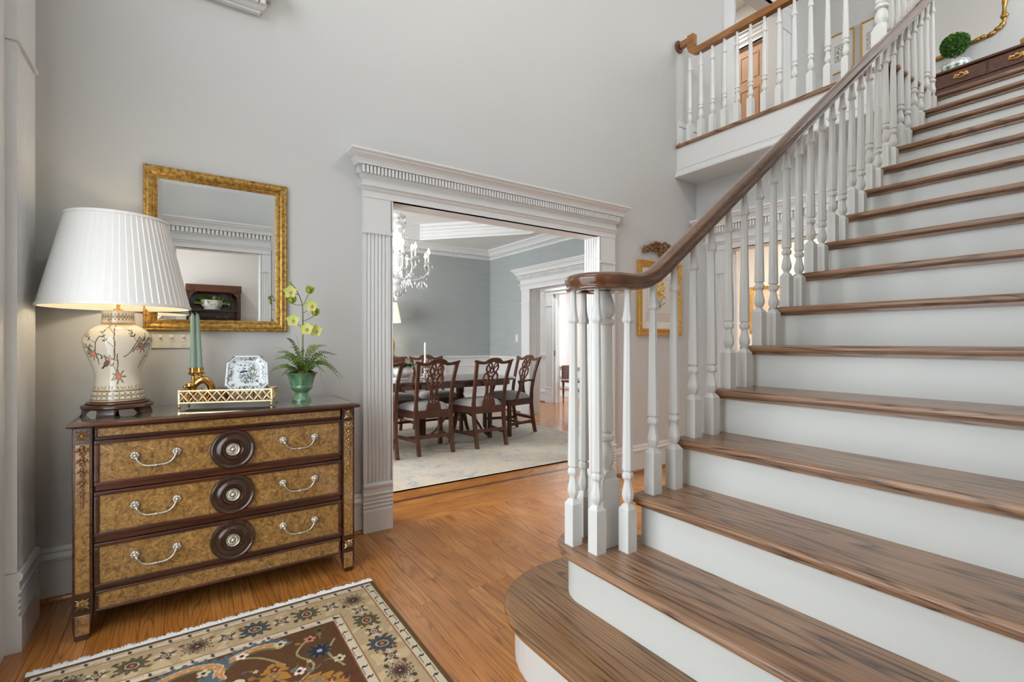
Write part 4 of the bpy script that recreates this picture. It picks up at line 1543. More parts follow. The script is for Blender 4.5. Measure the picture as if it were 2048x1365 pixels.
# ------------------------------------------------------------------ things on the chest
# tray, set at an angle
TRZ = R(-18.4)
TRL = (-0.002, 2.785, ZT)
tr_ = thing('tray', 'gold lattice-sided tray on small ball feet in the middle of the chest top', 'tray', TRL, TRZ)
TW_, TD_ = 0.398, 0.125
MB().box(0.004, TW_ - 0.004, 0.004, TD_ - 0.004, 0.020, 0.026).build('tray_base', 'navy_felt', tr_, local=True)
m_ = MB()
for z in (0.024, 0.080):
    for q in ((0, TW_, 0, 0), (0, TW_, TD_, TD_)):
        m_.box(q[0] - 0.003, q[1] + 0.003, q[2] - 0.003, q[3] + 0.003, z - 0.003, z + 0.003)
    for xq in (0, TW_):
        m_.box(xq - 0.003, xq + 0.003, 0, TD_, z - 0.003, z + 0.003)
m_.build('rail', 'tray_brass', tr_, local=True)
for xq in (0, TW_):
    for yq in (0, TD_):
        m_ = MB().box(xq - 0.0035, xq + 0.0035, yq - 0.0035, yq + 0.0035, 0.016, 0.084)
        m_.sphere((xq, yq, 0.007), 0.007, 10, 8).sphere((xq, yq, 0.016), 0.005, 8, 6)
        m_.build('corner_foot', 'tray_brass', tr_, local=True, smooth=40)


def lattice(n, L, T, name):
    m_ = MB()
    st_ = L / n
    zl, zh = 0.027, 0.077
    for i in range(n):
        for d in (0, 1):
            a = (st_ * i, zl) if d == 0 else (st_ * i, zh)
            b = (st_ * (i + 1), zh) if d == 0 else (st_ * (i + 1), zl)
            pts = []
            rad = []
            for j in range(9):
                t = j / 8
                pts.append(T(a[0] + (b[0] - a[0]) * t, (0.0012 if d == 0 else -0.0012), a[1] + (b[1] - a[1]) * t))
                rad.append(0.0058 if j in (2, 6) else (0.0046 if j % 2 else 0.0038))
            m_.tube(pts, rad, 6)
        for (u, z) in ((st_ * (i + 0.5), zl + 0.004), (st_ * (i + 0.5), zh - 0.004)):
            m_.sphere(T(u, 0, z), 0.004, 6, 4)
    m_.build(name, 'tray_brass', tr_, smooth=60, local=True)


lattice(10, TW_, lambda u, p, z: (u, p, z), 'lattice_side')
lattice(10, TW_, lambda u, p, z: (u, TD_ + p, z), 'lattice_side')
lattice(3, TD_, lambda u, p, z: (p, u, z), 'lattice_side')
lattice(3, TD_, lambda u, p, z: (TW_ + p, u, z), 'lattice_side')


def tray_pt(x, y, z):
    c, s_ = math.cos(TRZ), math.sin(TRZ)
    return (TRL[0] + c * x - s_ * y, TRL[1] + s_ * x + c * y, ZT + z)


ZB = 0.0262
# brass candle holder: curled animal body carrying two cups
hx, hy, hz_ = 0.070, 2.835, ZT + ZB
chd = thing('candle_holder', 'polished brass animal-shaped holder carrying two green tapers in the tray', 'candle holder', (hx, hy, hz_))
m_ = MB()
body = spline([(-0.012, 0, 0.012), (-0.014, 0, 0.045), (0.004, -0.004, 0.072), (0.030, -0.006, 0.078), (0.050, -0.004, 0.058), (0.052, -0.002, 0.032), (0.040, 0, 0.010), (0.022, 0, 0.006)], 6)
m_.tube([(hx + a * 1.15, hy + b, hz_ + c * 1.28) for a, b, c in body], [0.008 + 0.011 * math.sin(PI * min(1, i / (len(body) - 1) * 1.05)) ** 0.8 for i in range(len(body))], 12)
m_.build('body', 'polished_brass', chd, smooth=180)
m_ = MB()
m_.sphere((hx - 0.026, hy - 0.014, hz_ + 0.076), 0.019, 12, 8, (1.2, 0.9, 0.9)).sphere((hx - 0.046, hy - 0.018, hz_ + 0.070), 0.009, 8, 6, (1.4, 0.9, 0.8))
m_.sphere((hx - 0.014, hy - 0.008, hz_ + 0.096), 0.007, 6, 5, (0.7, 0.7, 1.6)).sphere((hx - 0.016, hy - 0.02, hz_ + 0.095), 0.007, 6, 5, (0.7, 0.7, 1.6))
m_.build('head', 'polished_brass', chd, smooth=180)
for q in (((-0.008, -0.012, 0.045), (-0.028, -0.018, 0.028), (-0.036, -0.018, 0.0)), ((0.018, -0.012, 0.055), (-0.006, -0.02, 0.030), (-0.02, -0.022, 0.026)), ((0.03, -0.01, 0.03), (0.012, -0.018, 0.01), (0.0, -0.02, 0.0))):
    MB().tube([(hx + a, hy + b, hz_ + c) for a, b, c in spline(list(q), 5)], 0.006, 8).build('leg', 'polished_brass', chd, smooth=180)
MB().lathe([(0.05, 0), (0.05, 0.004), (0.03, 0.006)], 24, (hx + 0.006, hy, hz_), sy=0.7).build('foot_plate', 'polished_brass', chd)
CZ = 1.026
cands = [((0.055, 2.832), (0.052, 2.834), 'left'), ((0.0825, 2.836), (0.071, 2.840), 'right')]
for (a, b, nm) in cands:
    m_ = MB().lathe([(0.006, -0.05), (0.008, -0.035), (0.006, -0.022), (0.020, -0.012), (0.024, -0.006), (0.0165, -0.004), (0.0155, 0.004), (0.018, 0.018), (0.016, 0.018), (0.013, 0.0), (0.001, 0.0)], 20, (a[0], a[1], CZ))
    m_.build('cup', 'polished_brass', chd, smooth=40)
for (a, b, nm) in cands:
    pts = [(a[0] + (b[0] - a[0]) * t, a[1] + (b[1] - a[1]) * t, CZ + 0.0005 + 0.282 * t) for t in (0, 0.25, 0.5, 0.75, 0.94, 1.0)]
    cn = thing('taper_candle', 'pale green taper candle, the %s one of the pair in the brass holder' % nm, 'candle', (a[0], a[1], CZ + 0.0005), group='green tapers in the brass holder')
    MB().tube(pts, [0.0128, 0.0122, 0.0112, 0.0102, 0.0095, 0.005], 16).build('wax', 'wax_green', cn, smooth=60)
    MB().tube([(b[0], b[1], CZ + 0.281), (b[0] - 0.003, b[1], CZ + 0.287), (b[0] - 0.006, b[1], CZ + 0.291)], 0.0012, 6).build('wick', 'wax_green', cn)

# small brown oval box in the tray
bxp = tray_pt(0.150, 0.085, ZB)
ob = thing('oval_box', 'small brown oval lidded box behind the lattice of the tray', 'box', bxp)
MB().lathe([(0.034, 0), (0.036, 0.004), (0.036, 0.030), (0.034, 0.034)], 28, bxp, sy=0.62).build('body', 'bronze_box', ob, smooth=40)
MB().lathe([(0.037, 0.034), (0.037, 0.042), (0.03, 0.054), (0.015, 0.060), (0.001, 0.061)], 28, bxp, sy=0.62).build('lid', 'bronze_box', ob, smooth=60)

# painted plate on a wire easel
PS, PT = 0.196, 0.176     # bottom and top width
cvp = Canvas(0.2, 0.2, 170, 170, (226, 232, 236))
X_, Y_ = cvp.X - 0.1, cvp.Y - 0.1
ins = np.maximum(np.maximum(np.abs(X_), np.abs(Y_)), (np.abs(X_) + np.abs(Y_)) / 1.62)
cvp.C[(ins > 0.0865) & (ins < 0.0895)] = S(96, 112, 132)[:3]
cvp.C[ins > 0.094] = S(232, 236, 238)[:3]
rp = random.Random(5)


def pl_sprig(cx, cy, w, h, n, cols):
    for _ in range(n):
        x_, y_ = cx + rp.uniform(-w, w), cy + rp.uniform(-h, h)
        a = rp.uniform(0, 6.28)
        cvp.leaf(x_, y_, rp.uniform(0.006, 0.012), 0.0035, a, rp.choice(cols))
        if rp.random() < 0.4:
            cvp.line([(x_, y_), (x_ + math.cos(a) * 0.014, y_ + math.sin(a) * 0.014)], 0.0016, (70, 78, 98))


GRN = [(116, 128, 100), (98, 112, 86), (78, 86, 104), (132, 132, 96)]
for q in ((0.1, 0.178, 0.045, 0.006), (0.1, 0.022, 0.045, 0.006), (0.022, 0.1, 0.006, 0.042), (0.178, 0.1, 0.006, 0.042)):
    pl_sprig(*q, 34, GRN)
    cvp.line([(q[0] - q[2], q[1] - q[3] * 0.8), (q[0], q[1] + 0.002), (q[0] + q[2], q[1] + q[3] * 0.8)], 0.0016, (90, 84, 70))
for cx in (0.036, 0.164):
    for cy in (0.036, 0.164):
        cvp.star(cx, cy, 0.008, 5, 0.3, (150, 150, 150))
        cvp.star(cx, cy, 0.004, 5, 0.3, (110, 120, 130))
cvp.line([(0.09, 0.05), (0.115, 0.075), (0.118, 0.12), (0.135, 0.155)], 0.003, (112, 96, 80))
cvp.line([(0.10, 0.05), (0.085, 0.09), (0.075, 0.11)], 0.0025, (112, 96, 80))
cvp.line([(0.112, 0.07), (0.14, 0.09), (0.15, 0.12)], 0.0022, (112, 96, 80))
pl_sprig(0.122, 0.115, 0.016, 0.040, 70, GRN[:2] + [(138, 146, 112)])
pl_sprig(0.092, 0.075, 0.030, 0.018, 40, GRN[:2])
pl_sprig(0.135, 0.07, 0.02, 0.02, 22, GRN[:2])
pl_sprig(0.075, 0.125, 0.018, 0.018, 16, [(78, 86, 120), (60, 70, 110)])
pl_sprig(0.10, 0.048, 0.03, 0.006, 24, GRN[:2])
cvp.leaf(0.062, 0.102, 0.032, 0.011, 0.25, (52, 60, 96))
cvp.ell(0.095, 0.108, 0.006, 0.006, (52, 60, 96))
cvp.line([(0.08, 0.155), (0.09, 0.158), (0.10, 0.155), (0.11, 0.157)], 0.0025, (120, 120, 110))
PC = (0.278, 2.755, ZT + 0.068)
pt_ = thing('plate', 'white octagonal china plate painted with green flowers and a bird, propped in the tray', 'plate', PC, R(-9))
tilt = R(16)


def plateT(X, Y):
    # square canvas squeezed into the octagon outline
    x_, y_ = (X - 0.1) / 0.1, (Y - 0.1) / 0.1
    k_ = np.ones_like(x_)
    cut = (np.abs(x_) + np.abs(y_))
    k_ = np.where(cut > 1.62, 1.62 / np.maximum(cut, 1e-6), 1.0)
    x_, y_ = x_ * k_, y_ * k_
    r = np.maximum(np.maximum(np.abs(x_), np.abs(y_)), (np.abs(x_) + np.abs(y_)) / 1.62)
    dish = np.clip((r - 0.62) / 0.30, 0, 1) * 0.012
    w = (PS + (PT - PS) * (y_ * 0.5 + 0.5)) / 2
    u, v = x_ * w, (y_ * 0.5 + 0.5) * 0.185
    return u, v * math.sin(tilt) - dish * math.cos(tilt), v * math.cos(tilt) + dish * math.sin(tilt) * -1


po_ = painted_grid('dish', cvp, plateT, 'painted_china', pt_)
so = po_.modifiers.new('thickness', 'SOLIDIFY')
so.thickness = 0.005
so.offset = -1
es = thing('plate_easel', 'small dark wire easel holding the china plate in the tray', 'plate stand', (PC[0], PC[1], ZT + ZB), R(-9))
m_ = MB()
for d in (-1, 1):
    m_.tube([(d * 0.028, -0.034, 0.062), (d * 0.028, -0.030, 0.040), (d * 0.028, -0.010, 0.034), (d * 0.028, 0.03, 0.05), (d * 0.02, 0.058, 0.12)], 0.002, 6)
    m_.tube([(d * 0.028, -0.018, 0.036), (d * 0.032, -0.024, 0.018), (d * 0.034, -0.028, 0.002)], 0.002, 6)
m_.tube([(-0.028, -0.008, 0.0345), (0.028, -0.008, 0.0345)], 0.002, 6)
m_.tube([(-0.02, 0.058, 0.12), (0.02, 0.058, 0.12)], 0.002, 6)
m_.tube([(0, 0.058, 0.12), (0, 0.066, 0.06), (0, 0.068, 0.002)], 0.002, 6)
m_.build('wire', 'black', es, smooth=180, local=True)

# orchid and fern in a green urn
OX, OY = 0.534, 2.755
orc = thing('potted_orchid', 'yellow-green orchid with fern and grass in a fluted green pottery urn on the chest', 'plant', (OX, OY, ZT))
up_ = [(0.030, 0.0), (0.047, 0.0), (0.0475, 0.008), (0.045, 0.014), (0.036, 0.022), (0.0305, 0.036), (0.031, 0.047), (0.038, 0.052), (0.040, 0.056), (0.045, 0.060), (0.053, 0.070), (0.055, 0.078), (0.0525, 0.083),
       (0.054, 0.088), (0.058, 0.105), (0.064, 0.125), (0.074, 0.142), (0.082, 0.148), (0.083, 0.151), (0.078, 0.151), (0.068, 0.140), (0.058, 0.135), (0.001, 0.135)]
m_ = MB()
n = 96
for r, z in up_:
    amp = 0.05 if 0.086 < z < 0.14 or 0.016 < z < 0.046 else 0.0
    for i in range(n):
        a = 2 * PI * i / n
        q = r * (1 + amp * (abs(math.sin(a * 8)) - 0.6))
        m_.v.append((OX + q * math.cos(a), OY + q * math.sin(a), ZT + z))
for j in range(len(up_) - 1):
    for i in range(n):
        k2 = (i + 1) % n
        m_.f.append((j * n + i, j * n + k2, (j + 1) * n + k2, (j + 1) * n + i))
m_.build('urn', 'celadon', orc, smooth=50)
m_ = MB()
for i in range(70):
    a, r = RND.uniform(0, 6.28), 0.062 * math.sqrt(RND.random())
    m_.sphere((OX + r * math.cos(a), OY + r * math.sin(a), ZT + 0.142 + RND.uniform(-0.004, 0.012)), RND.uniform(0.006, 0.012), 6, 4)
m_.build('moss', 'moss', orc)['kind'] = 'stuff'
stem = spline([(0.537, OY, 1.0), (0.539, OY, 1.10), (0.539, OY, 1.182), (0.5395, OY, 1.287), (0.537, OY, 1.364), (0.524, OY - 0.004, 1.406), (0.500, OY - 0.008, 1.452), (0.482, OY - 0.01, 1.474)], 5)
MB().tube(stem, [0.0042 - 0.0026 * i / (len(stem) - 1) for i in range(len(stem))], 8).build('stem', 'stem_green', orc, smooth=180)
FL = [((0.476, 1.430), 'f', -0.02), ((0.480, 1.372), 'b', -0.01), ((0.488, 1.283), 'f', -0.025), ((0.554, 1.236), 'f', -0.035), ((0.605, 1.228), 'f', -0.02), ((0.597, 1.312), 'b', 0.0), ((0.584, 1.364), 'f2', -0.01), ((0.567, 1.428), 'b', -0.01)]
att = [(0.515, 1.42), (0.535, 1.366), (0.539, 1.25), (0.539, 1.215), (0.539, 1.215), (0.539, 1.28), (0.538, 1.32), (0.537, 1.36)]


def petal(m_, base, dirv, L, w, cup, nrm):
    d = Vector(dirv).normalized()
    nv = Vector(nrm).normalized()
    s_ = d.cross(nv).normalized()
    b0 = len(m_.v)
    nu, nv_ = 6, 4
    for i in range(nu + 1):
        t = i / nu
        wid = w * math.sin(PI * min(0.97, t * 0.86 + 0.12)) ** 0.8
        for j in range(nv_ + 1):
            q = -1 + 2 * j / nv_
            p = Vector(base) + d * (L * t) + s_ * (wid * q) + nv * (cup * (t * t * 0.6 + 0.5 * q * q * t))
            m_.v.append(p)
    for i in range(nu):
        for j in range(nv_):
            a = b0 + i * (nv_ + 1) + j
            m_.f.append((a, a + 1, a + nv_ + 2, a + nv_ + 1))


for ((fx, fz), kind_, dy), (ax_, az_) in zip(FL, att):
    c = Vector((fx, OY + dy, fz))
    MB().tube(spline([(ax_, OY, az_), ((ax_ + fx) / 2, OY + dy * 0.4, (az_ + fz) / 2 - 0.004), tuple(c)], 4), 0.0018, 6).build('stalk', 'stem_green', orc, smooth=180)
    face = Vector((-0.35 + RND.uniform(-0.3, 0.3), -1, RND.uniform(-0.2, 0.25))).normalized()
    if kind_ == 'b':
        face = Vector((0.2, -0.3, 1)).normalized()
    u_ = face.cross(Vector((0, 0, 1)))
    u_ = u_.normalized() if u_.length > 0.1 else Vector((1, 0, 0))
    v_ = u_.cross(face).normalized()
    m_ = MB()
    op = 1.0 if kind_ == 'f' else (0.8 if kind_ == 'f2' else 0.25)
    for i in range(5):
        a = PI / 2 + 2 * PI * i / 5
        dv = (u_ * math.cos(a) + v_ * math.sin(a)) * op + face * (0.25 if op > 0.5 else 0.9)
        petal(m_, c, dv, 0.036 if op > 0.5 else 0.042, 0.016 if op > 0.5 else 0.021, -0.006 if op < 0.5 else 0.008, face if op > 0.5 else -(u_ * math.cos(a) + v_ * math.sin(a)))
    fo = m_.build('flower', 'petal' if kind_ != 'b' else 'petal_deep', orc, smooth=180, fix=False)
    if kind_ != 'b':
        m_ = MB()
        petal(m_, c + face * 0.004, -v_ * 0.8 + face * 0.7, 0.017, 0.008, 0.006, face)
        m_.sphere(tuple(c + face * 0.008), 0.005, 8, 6)
        m_.build('lip', 'lip', fo, smooth=180, fix=False)
m_ = MB()
petal(m_, (0.483, OY - 0.01, 1.462), (-0.4, -0.2, 1), 0.026, 0.006, 0.004, (0.5, -1, 0))
petal(m_, (0.483, OY - 0.01, 1.462), (-0.4, -0.2, 1), 0.026, 0.006, -0.004, (0.5, -1, 0))
m_.build('bud', 'petal_deep', orc, smooth=180, fix=False)


def frond(pts, mat, w, nleaf, taper=1.0):
    p = spline(pts, 10)
    m_ = MB().tube(p, 0.0011, 5)
    for i in range(nleaf):
        t = 0.12 + 0.88 * i / nleaf
        k_ = int(t * (len(p) - 1))
        a = Vector(p[k_])
        tg = (Vector(p[min(k_ + 1, len(p) - 1)]) - Vector(p[k_ - 1])).normalized()
        sd = tg.cross(Vector((0.2, -0.9, 0.5))).normalized()
        L = w * math.sin(PI * min(0.96, 0.25 + 0.72 * t))
        for d in (-1, 1):
            dv = sd * d + tg * 0.45 + Vector((0, RND.uniform(-0.3, 0.3), 0))
            dv.normalize()
            q = dv.cross(Vector((0.1, -0.8, 0.6))).normalized()
            b0 = len(m_.v)
            m_.v += [a, a + dv * L * 0.5 + q * L * 0.32, a + dv * L, a + dv * L * 0.5 - q * L * 0.32]
            m_.f.append((b0, b0 + 1, b0 + 2, b0 + 3))
    return m_.build('frond', mat, orc, fix=False)


c0 = (OX, OY, ZT + 0.14)
ends = [((0.37, 2.70, 1.02), 0.06), ((0.40, 2.66, 1.12), 0.08), ((0.69, 2.66, 1.10), 0.1), ((0.74, 2.72, 0.97), 0.12), ((0.48, 2.60, 1.08), 0.1), ((0.384, 2.72, 1.035), 0.05), ((0.45, 2.70, 1.19), 0.10), ((0.725, 2.72, 0.965), 0.10), ((0.70, 2.70, 1.02), 0.09), ((0.66, 2.74, 1.15), 0.10), ((0.42, 2.66, 1.0), 0.06), ((0.62, 2.62, 1.01), 0.08),
        ((0.47, 2.64, 1.06), 0.08), ((0.60, 2.68, 1.15), 0.10), ((0.55, 2.60, 1.05), 0.09), ((0.40, 2.74, 1.08), 0.08), ((0.68, 2.80, 1.08), 0.10), ((0.50, 2.82, 1.14), 0.10), ((0.44, 2.70, 1.10), 0.08), ((0.64, 2.64, 1.07), 0.09),
        ((0.52, 2.66, 1.13), 0.09), ((0.58, 2.66, 1.12), 0.09), ((0.72, 2.76, 1.0), 0.1)]
for i, (e, lift) in enumerate(ends):
    mid = ((c0[0] + e[0]) / 2, (c0[1] + e[1]) / 2, max(c0[2], (c0[2] + e[2]) / 2) + lift * 0.6)
    frond([(c0[0] + RND.uniform(-0.02, 0.02), c0[1] + RND.uniform(-0.02, 0.02), c0[2]), mid, e], ['leaf_green', 'leaf_olive', 'leaf_dark', 'leaf_green'][i % 4], 0.015, 24)
for e, h_ in (((0.384, 2.74, 1.143), 0.02), ((0.391, 2.72, 1.092), 0.04), ((0.50, 2.76, 1.221), 0.02), ((0.63, 2.70, 1.16), 0.02), ((0.625, 2.68, 0.94), 0.12), ((0.66, 2.70, 1.05), 0.08), ((0.57, 2.70, 1.15), 0.02), ((0.46, 2.70, 1.14), 0.03), ((0.70, 2.72, 1.07), 0.06), ((0.60, 2.80, 1.17), 0.02), ((0.44, 2.68, 1.03), 0.06)):
    p = spline([c0, ((c0[0] + e[0]) / 2, (c0[1] + e[1]) / 2, max(c0[2], (c0[2] + e[2]) / 2) + h_ + 0.03), e], 8)
    MB().tube(p, [0.0034 * (1 - 0.85 * i / (len(p) - 1)) for i in range(len(p))], 5, flat=0.3).build('grass_blade', 'leaf_dark', orc, fix=False)
m_ = MB()
for i in range(7):
    a = -PI / 2 + (i - 3) * 0.55
    petal(m_, (OX + 0.01, OY - 0.02, ZT + 0.14), (math.cos(a) * 0.6, math.sin(a) * 0.6, 0.9), 0.075, 0.010, 0.015, (0, -1, 0.4))
m_.build('broad_leaf', 'leaf_green', orc, smooth=180, fix=False)

# ------------------------------------------------------------------ foyer rug
RX0, RX1, RY0, RY1 = -0.44, 0.772, 0.72, 2.335
RW, RH = RX1 - RX0, RY1 - RY0
rc = Canvas(RW, RH, int(RW / 0.0031), int(RH / 0.0031), (90, 62, 40))
rg = random.Random(21)
E1, E2, E3, E4 = 0.016, 0.052, 0.205, 0.243
CRM, TAN, BRN, NAVY, BLUE, WINE, GOLD, OLV, IV = (196, 178, 146), (174, 152, 118), (88, 62, 40), (48, 48, 52), (84, 96, 102), (98, 52, 46), (162, 114, 56), (82, 76, 54), (200, 186, 160)
cx_, cy_ = rc.X, rc.Y
dist = np.minimum(np.minimum(cx_, RW - cx_), RH - cy_)
for lo, hi, col in ((0, E1, (100, 74, 46)), (E1, E2, IV), (E2, E2 + 0.005, (150, 104, 70)), (E2 + 0.005, E3, TAN), (E3, E3 + 0.005, (150, 104, 70)), (E3 + 0.005, E4, IV), (E4, E4 + 0.004, (120, 70, 52))):
    rc.C[(dist >= lo) & (dist < hi)] = S(*col)[:3]
# wash of the border: paler along the top
wob = np.sin(cx_ * 37 + 3 * np.sin(cy_ * 23)) * np.sin(cy_ * 31 + 2 * np.sin(cx_ * 29))
rc.C[(dist >= E2 + 0.005) & (dist < E3) & (wob > 0.45)] = S(190, 168, 130)[:3]
# guard stripe ticks
for d0, d1 in ((E1, E2), (E3 + 0.005, E4)):
    dm = (d0 + d1) / 2
    step = 0.062
    for k_ in range(int(RW / step)):
        x_ = dm + k_ * step
        y_ = RH - dm
        if d0 < x_ < RW - d0:
            rc.line([(x_, y_ + 0.011), (x_ + 0.008, y_ + 0.004), (x_ + 0.002, y_ - 0.004), (x_ + 0.01, y_ - 0.011)], 0.005, NAVY)
            rc.line([(x_ + 0.006, y_ + (0.010 if k_ % 2 else -0.010)), (x_ + 0.05, y_ + (0.010 if k_ % 2 else -0.010))], 0.003, (120, 84, 62))
            rc.ell(x_ + 0.005, y_, 0.007, 0.005, NAVY, 0.6)
    for k_ in range(int(RH / step)):
        y_ = RH - dm - k_ * step
        for x_ in (dm, RW - dm):
            rc.line([(x_ + 0.011, y_), (x_ + 0.004, y_ - 0.008), (x_ - 0.004, y_ - 0.002), (x_ - 0.011, y_ - 0.01)], 0.005, NAVY)
            rc.line([(x_ + (0.010 if k_ % 2 else -0.010), y_ - 0.006), (x_ + (0.010 if k_ % 2 else -0.010), y_ - 0.05)], 0.003, (90, 70, 56))
            rc.ell(x_, y_ - 0.004, 0.005, 0.007, NAVY, 0.6)


def palmette(x, y, r, kind_, rot=0.0):
    if kind_ == 0:      # toothed rosette
        rc.star(x, y, r, 13, 0.16, NAVY, rot)
        rc.star(x, y, r * 0.86, 13, 0.18, CRM, rot)
        rc.star(x, y, r * 0.76, 13, 0.18, (110, 84, 62), rot)
        rc.star(x, y, r * 0.42, 8, 0.2, (70, 54, 56), rot)
        rc.ell(x, y, r * 0.2, r * 0.2, WINE)
        rc.ell(x, y, r * 0.09, r * 0.09, CRM)
    elif kind_ == 1:    # spider flower
        for j in range(8):
            a = rot + j * PI / 4
            rc.leaf(x + math.cos(a) * r * 0.3, y + math.sin(a) * r * 0.3, r * 0.75, r * 0.3, a + 0.25, (IV if j % 2 else WINE))
        rc.star(x, y, r * 0.5, 8, 0.15, NAVY, rot)
        rc.ell(x, y, r * 0.36, r * 0.36, IV)
        rc.ell(x, y, r * 0.24, r * 0.24, WINE)
        rc.ell(x, y, r * 0.1, r * 0.1, CRM)
    else:               # dark leafy palmette
        rc.star(x, y, r, 11, 0.17, (OLV if kind_ == 2 else (66, 68, 70)), rot)
        rc.star(x, y, r * 0.8, 11, 0.17, ((108, 100, 72) if kind_ == 2 else (92, 92, 88)), rot)
        rc.star(x, y, r * 0.7, 11, 0.17, (OLV if kind_ == 2 else (66, 68, 70)), rot)
        rc.ell(x, y - r * 0.05, r * 0.5, r * 0.42, CRM, rot)
        rc.ell(x, y - r * 0.05, r * 0.42, r * 0.34, (104, 60, 60) if kind_ == 2 else (86, 70, 66), rot)
        rc.ell(x, y - r * 0.05, r * 0.14, r * 0.14, (190, 120, 70))


BLU2 = (66, 70, 74)
bm_ = (E2 + E3) / 2
seq = [(0, 0.044), (1, 0.036), (2, 0.046), (1, 0.036), (3, 0.050), (1, 0.036)]


def border(n, place):
    for k_ in range(n):
        kd, r = seq[k_ % 6]
        x_, y_ = place(k_)
        palmette(x_, y_, r, kd, k_ * 0.7)
        xn, yn = place(k_ + 0.5)
        for d in (-1, 1):
            ox, oy = (0, d * 0.034) if abs(place(1)[1] - place(0)[1]) < 1e-6 else (d * 0.034, 0)
            rc.ell(xn + ox, yn + oy, 0.012, 0.009, rg.choice([(150, 100, 66), OLV, (124, 84, 72), (190, 150, 92)]), rg.random() * 3)
            rc.ell(xn + ox, yn + oy, 0.004, 0.004, NAVY)


border(11, lambda k_: (RW - bm_ - k_ * 0.098, RH - bm_))
border(17, lambda k_: (RW - bm_, RH - bm_ - k_ * 0.094 - 0.0))
border(17, lambda k_: (bm_, RH - bm_ - k_ * 0.094))
# field: paisleys, lobed medallions, flower sprays, vine
FX0, FX1, FY1 = E4 + 0.01, RW - E4 - 0.01, RH - E4 - 0.01


def paisley(x, y, s_, rot, body=(178, 128, 84)):
    pts = [(math.cos(R(a)) * 0.11 * s_, math.sin(R(a)) * 0.075 * s_) for a in range(20, 200, 12)]
    P = [(x + p[0] * math.cos(rot) - p[1] * math.sin(rot), y + p[0] * math.sin(rot) + p[1] * math.cos(rot)) for p in pts]
    for j, (px_, py_) in enumerate(P):
        a = math.atan2(py_ - y, px_ - x)
        for d in (-0.5, 0.4):
            rc.leaf(px_, py_, 0.048 * s_, 0.02 * s_, a + d, BLUE)
    rc.line(P, 0.036 * s_, CRM)
    rc.line(P, 0.028 * s_, body)
    rc.line([((p[0] * 0.8 + x * 0.2), (p[1] * 0.8 + y * 0.2)) for p in P[:-3]], 0.011 * s_, (96, 100, 76))
    for j in range(1, len(P) - 1, 2):
        rc.ell(P[j][0], P[j][1], 0.006, 0.006, (200, 160, 110))


def lobed(x, y, r, col, inner):
    rc.star(x, y, r * 1.06, 7, 0.10, NAVY)
    rc.star(x, y, r, 7, 0.10, col)
    rc.star(x, y, r * 0.45, 9, 0.16, inner)
    rc.star(x, y, r * 0.22, 5, 0.3, (170, 150, 96))
    for j in range(5):
        a = 0.5 + j * 2 * PI / 5
        rc.star(x + math.cos(a) * r * 0.68, y + math.sin(a) * r * 0.68, r * 0.18, 6, 0.25, NAVY if j % 2 else (92, 98, 96))


def bloom(x, y, r, c1, c2):
    for j in range(5):
        a = j * 2 * PI / 5
        rc.ell(x + math.cos(a) * r * 0.6, y + math.sin(a) * r * 0.6, r * 0.45, r * 0.36, c1, a)
    rc.ell(x, y, r * 0.35, r * 0.35, c2)


def flame(x, y, s_, rot, col):
    for j in range(11):
        t = 0.15 * s_ * j / 10
        wd = (0.012 + 0.040 * math.sin(PI * min(1.0, 0.12 + 0.8 * j / 10))) * s_
        for d in (-1, 1):
            rc.leaf(x + math.cos(rot) * t, y + math.sin(rot) * t, wd, 0.017 * s_, rot + d * (1.0 + 0.15 * (j % 3)), col)
    rc.leaf(x, y, 0.165 * s_, 0.036 * s_, rot, col)
    rc.line([(x, y), (x + math.cos(rot) * 0.13 * s_, y + math.sin(rot) * 0.13 * s_)], 0.004, (92, 84, 60))
    for t in (0.03, 0.065, 0.1):
        bloom(x + math.cos(rot) * t * s_, y + math.sin(rot) * t * s_, 0.016 * s_, rg.choice([IV, WINE, (120, 110, 80)]), (190, 130, 60))


rc_vines = [[(FX1 - 0.10, FY1 - 0.06), (FX1 - 0.16, FY1 - 0.14), (FX1 - 0.12, FY1 - 0.24), (FX1 - 0.20, FY1 - 0.34), (FX1 - 0.12, FY1 - 0.46)], [(FX0 + 0.1, FY1 - 0.06), (FX0 + 0.2, FY1 - 0.12), (FX0 + 0.16, FY1 - 0.26), (FX0 + 0.26, FY1 - 0.36)],
            [(FX1 - 0.02, FY1 - 0.12), (FX1 - 0.06, FY1 - 0.2), (FX1 - 0.03, FY1 - 0.3)], [(FX0 + 0.3, FY1 - 0.03), (FX0 + 0.42, FY1 - 0.08), (FX0 + 0.5, FY1 - 0.18)]]
for v_ in rc_vines:
    rc.line(spline(v_, 6), 0.008, (150, 140, 98))
for q in ((FX1 - 0.30, FY1 - 0.10, 1.0, 0.25), (FX0 + 0.20, FY1 - 0.10, 1.0, 0.1), (FX1 - 0.52, FY1 - 0.22, 1.0, 0.4), (FX0 + 0.16, FY1 - 0.45, 1.1, -0.4), (FX1 - 0.18, FY1 - 0.62, 1.0, 0.3), (FX1 - 0.50, FY1 - 0.78, 1.0, 0.2)):
    paisley(*q)
lobed(FX1 - 0.40, FY1 - 0.25, 0.085, (196, 178, 146), OLV)
lobed(FX0 + 0.08, FY1 - 0.26, 0.075, (196, 178, 146), OLV)
lobed(FX1 - 0.12, FY1 - 0.46, 0.09, (186, 150, 106), WINE)
lobed(FX1 - 0.55, FY1 - 0.52, 0.09, (196, 178, 146), OLV)
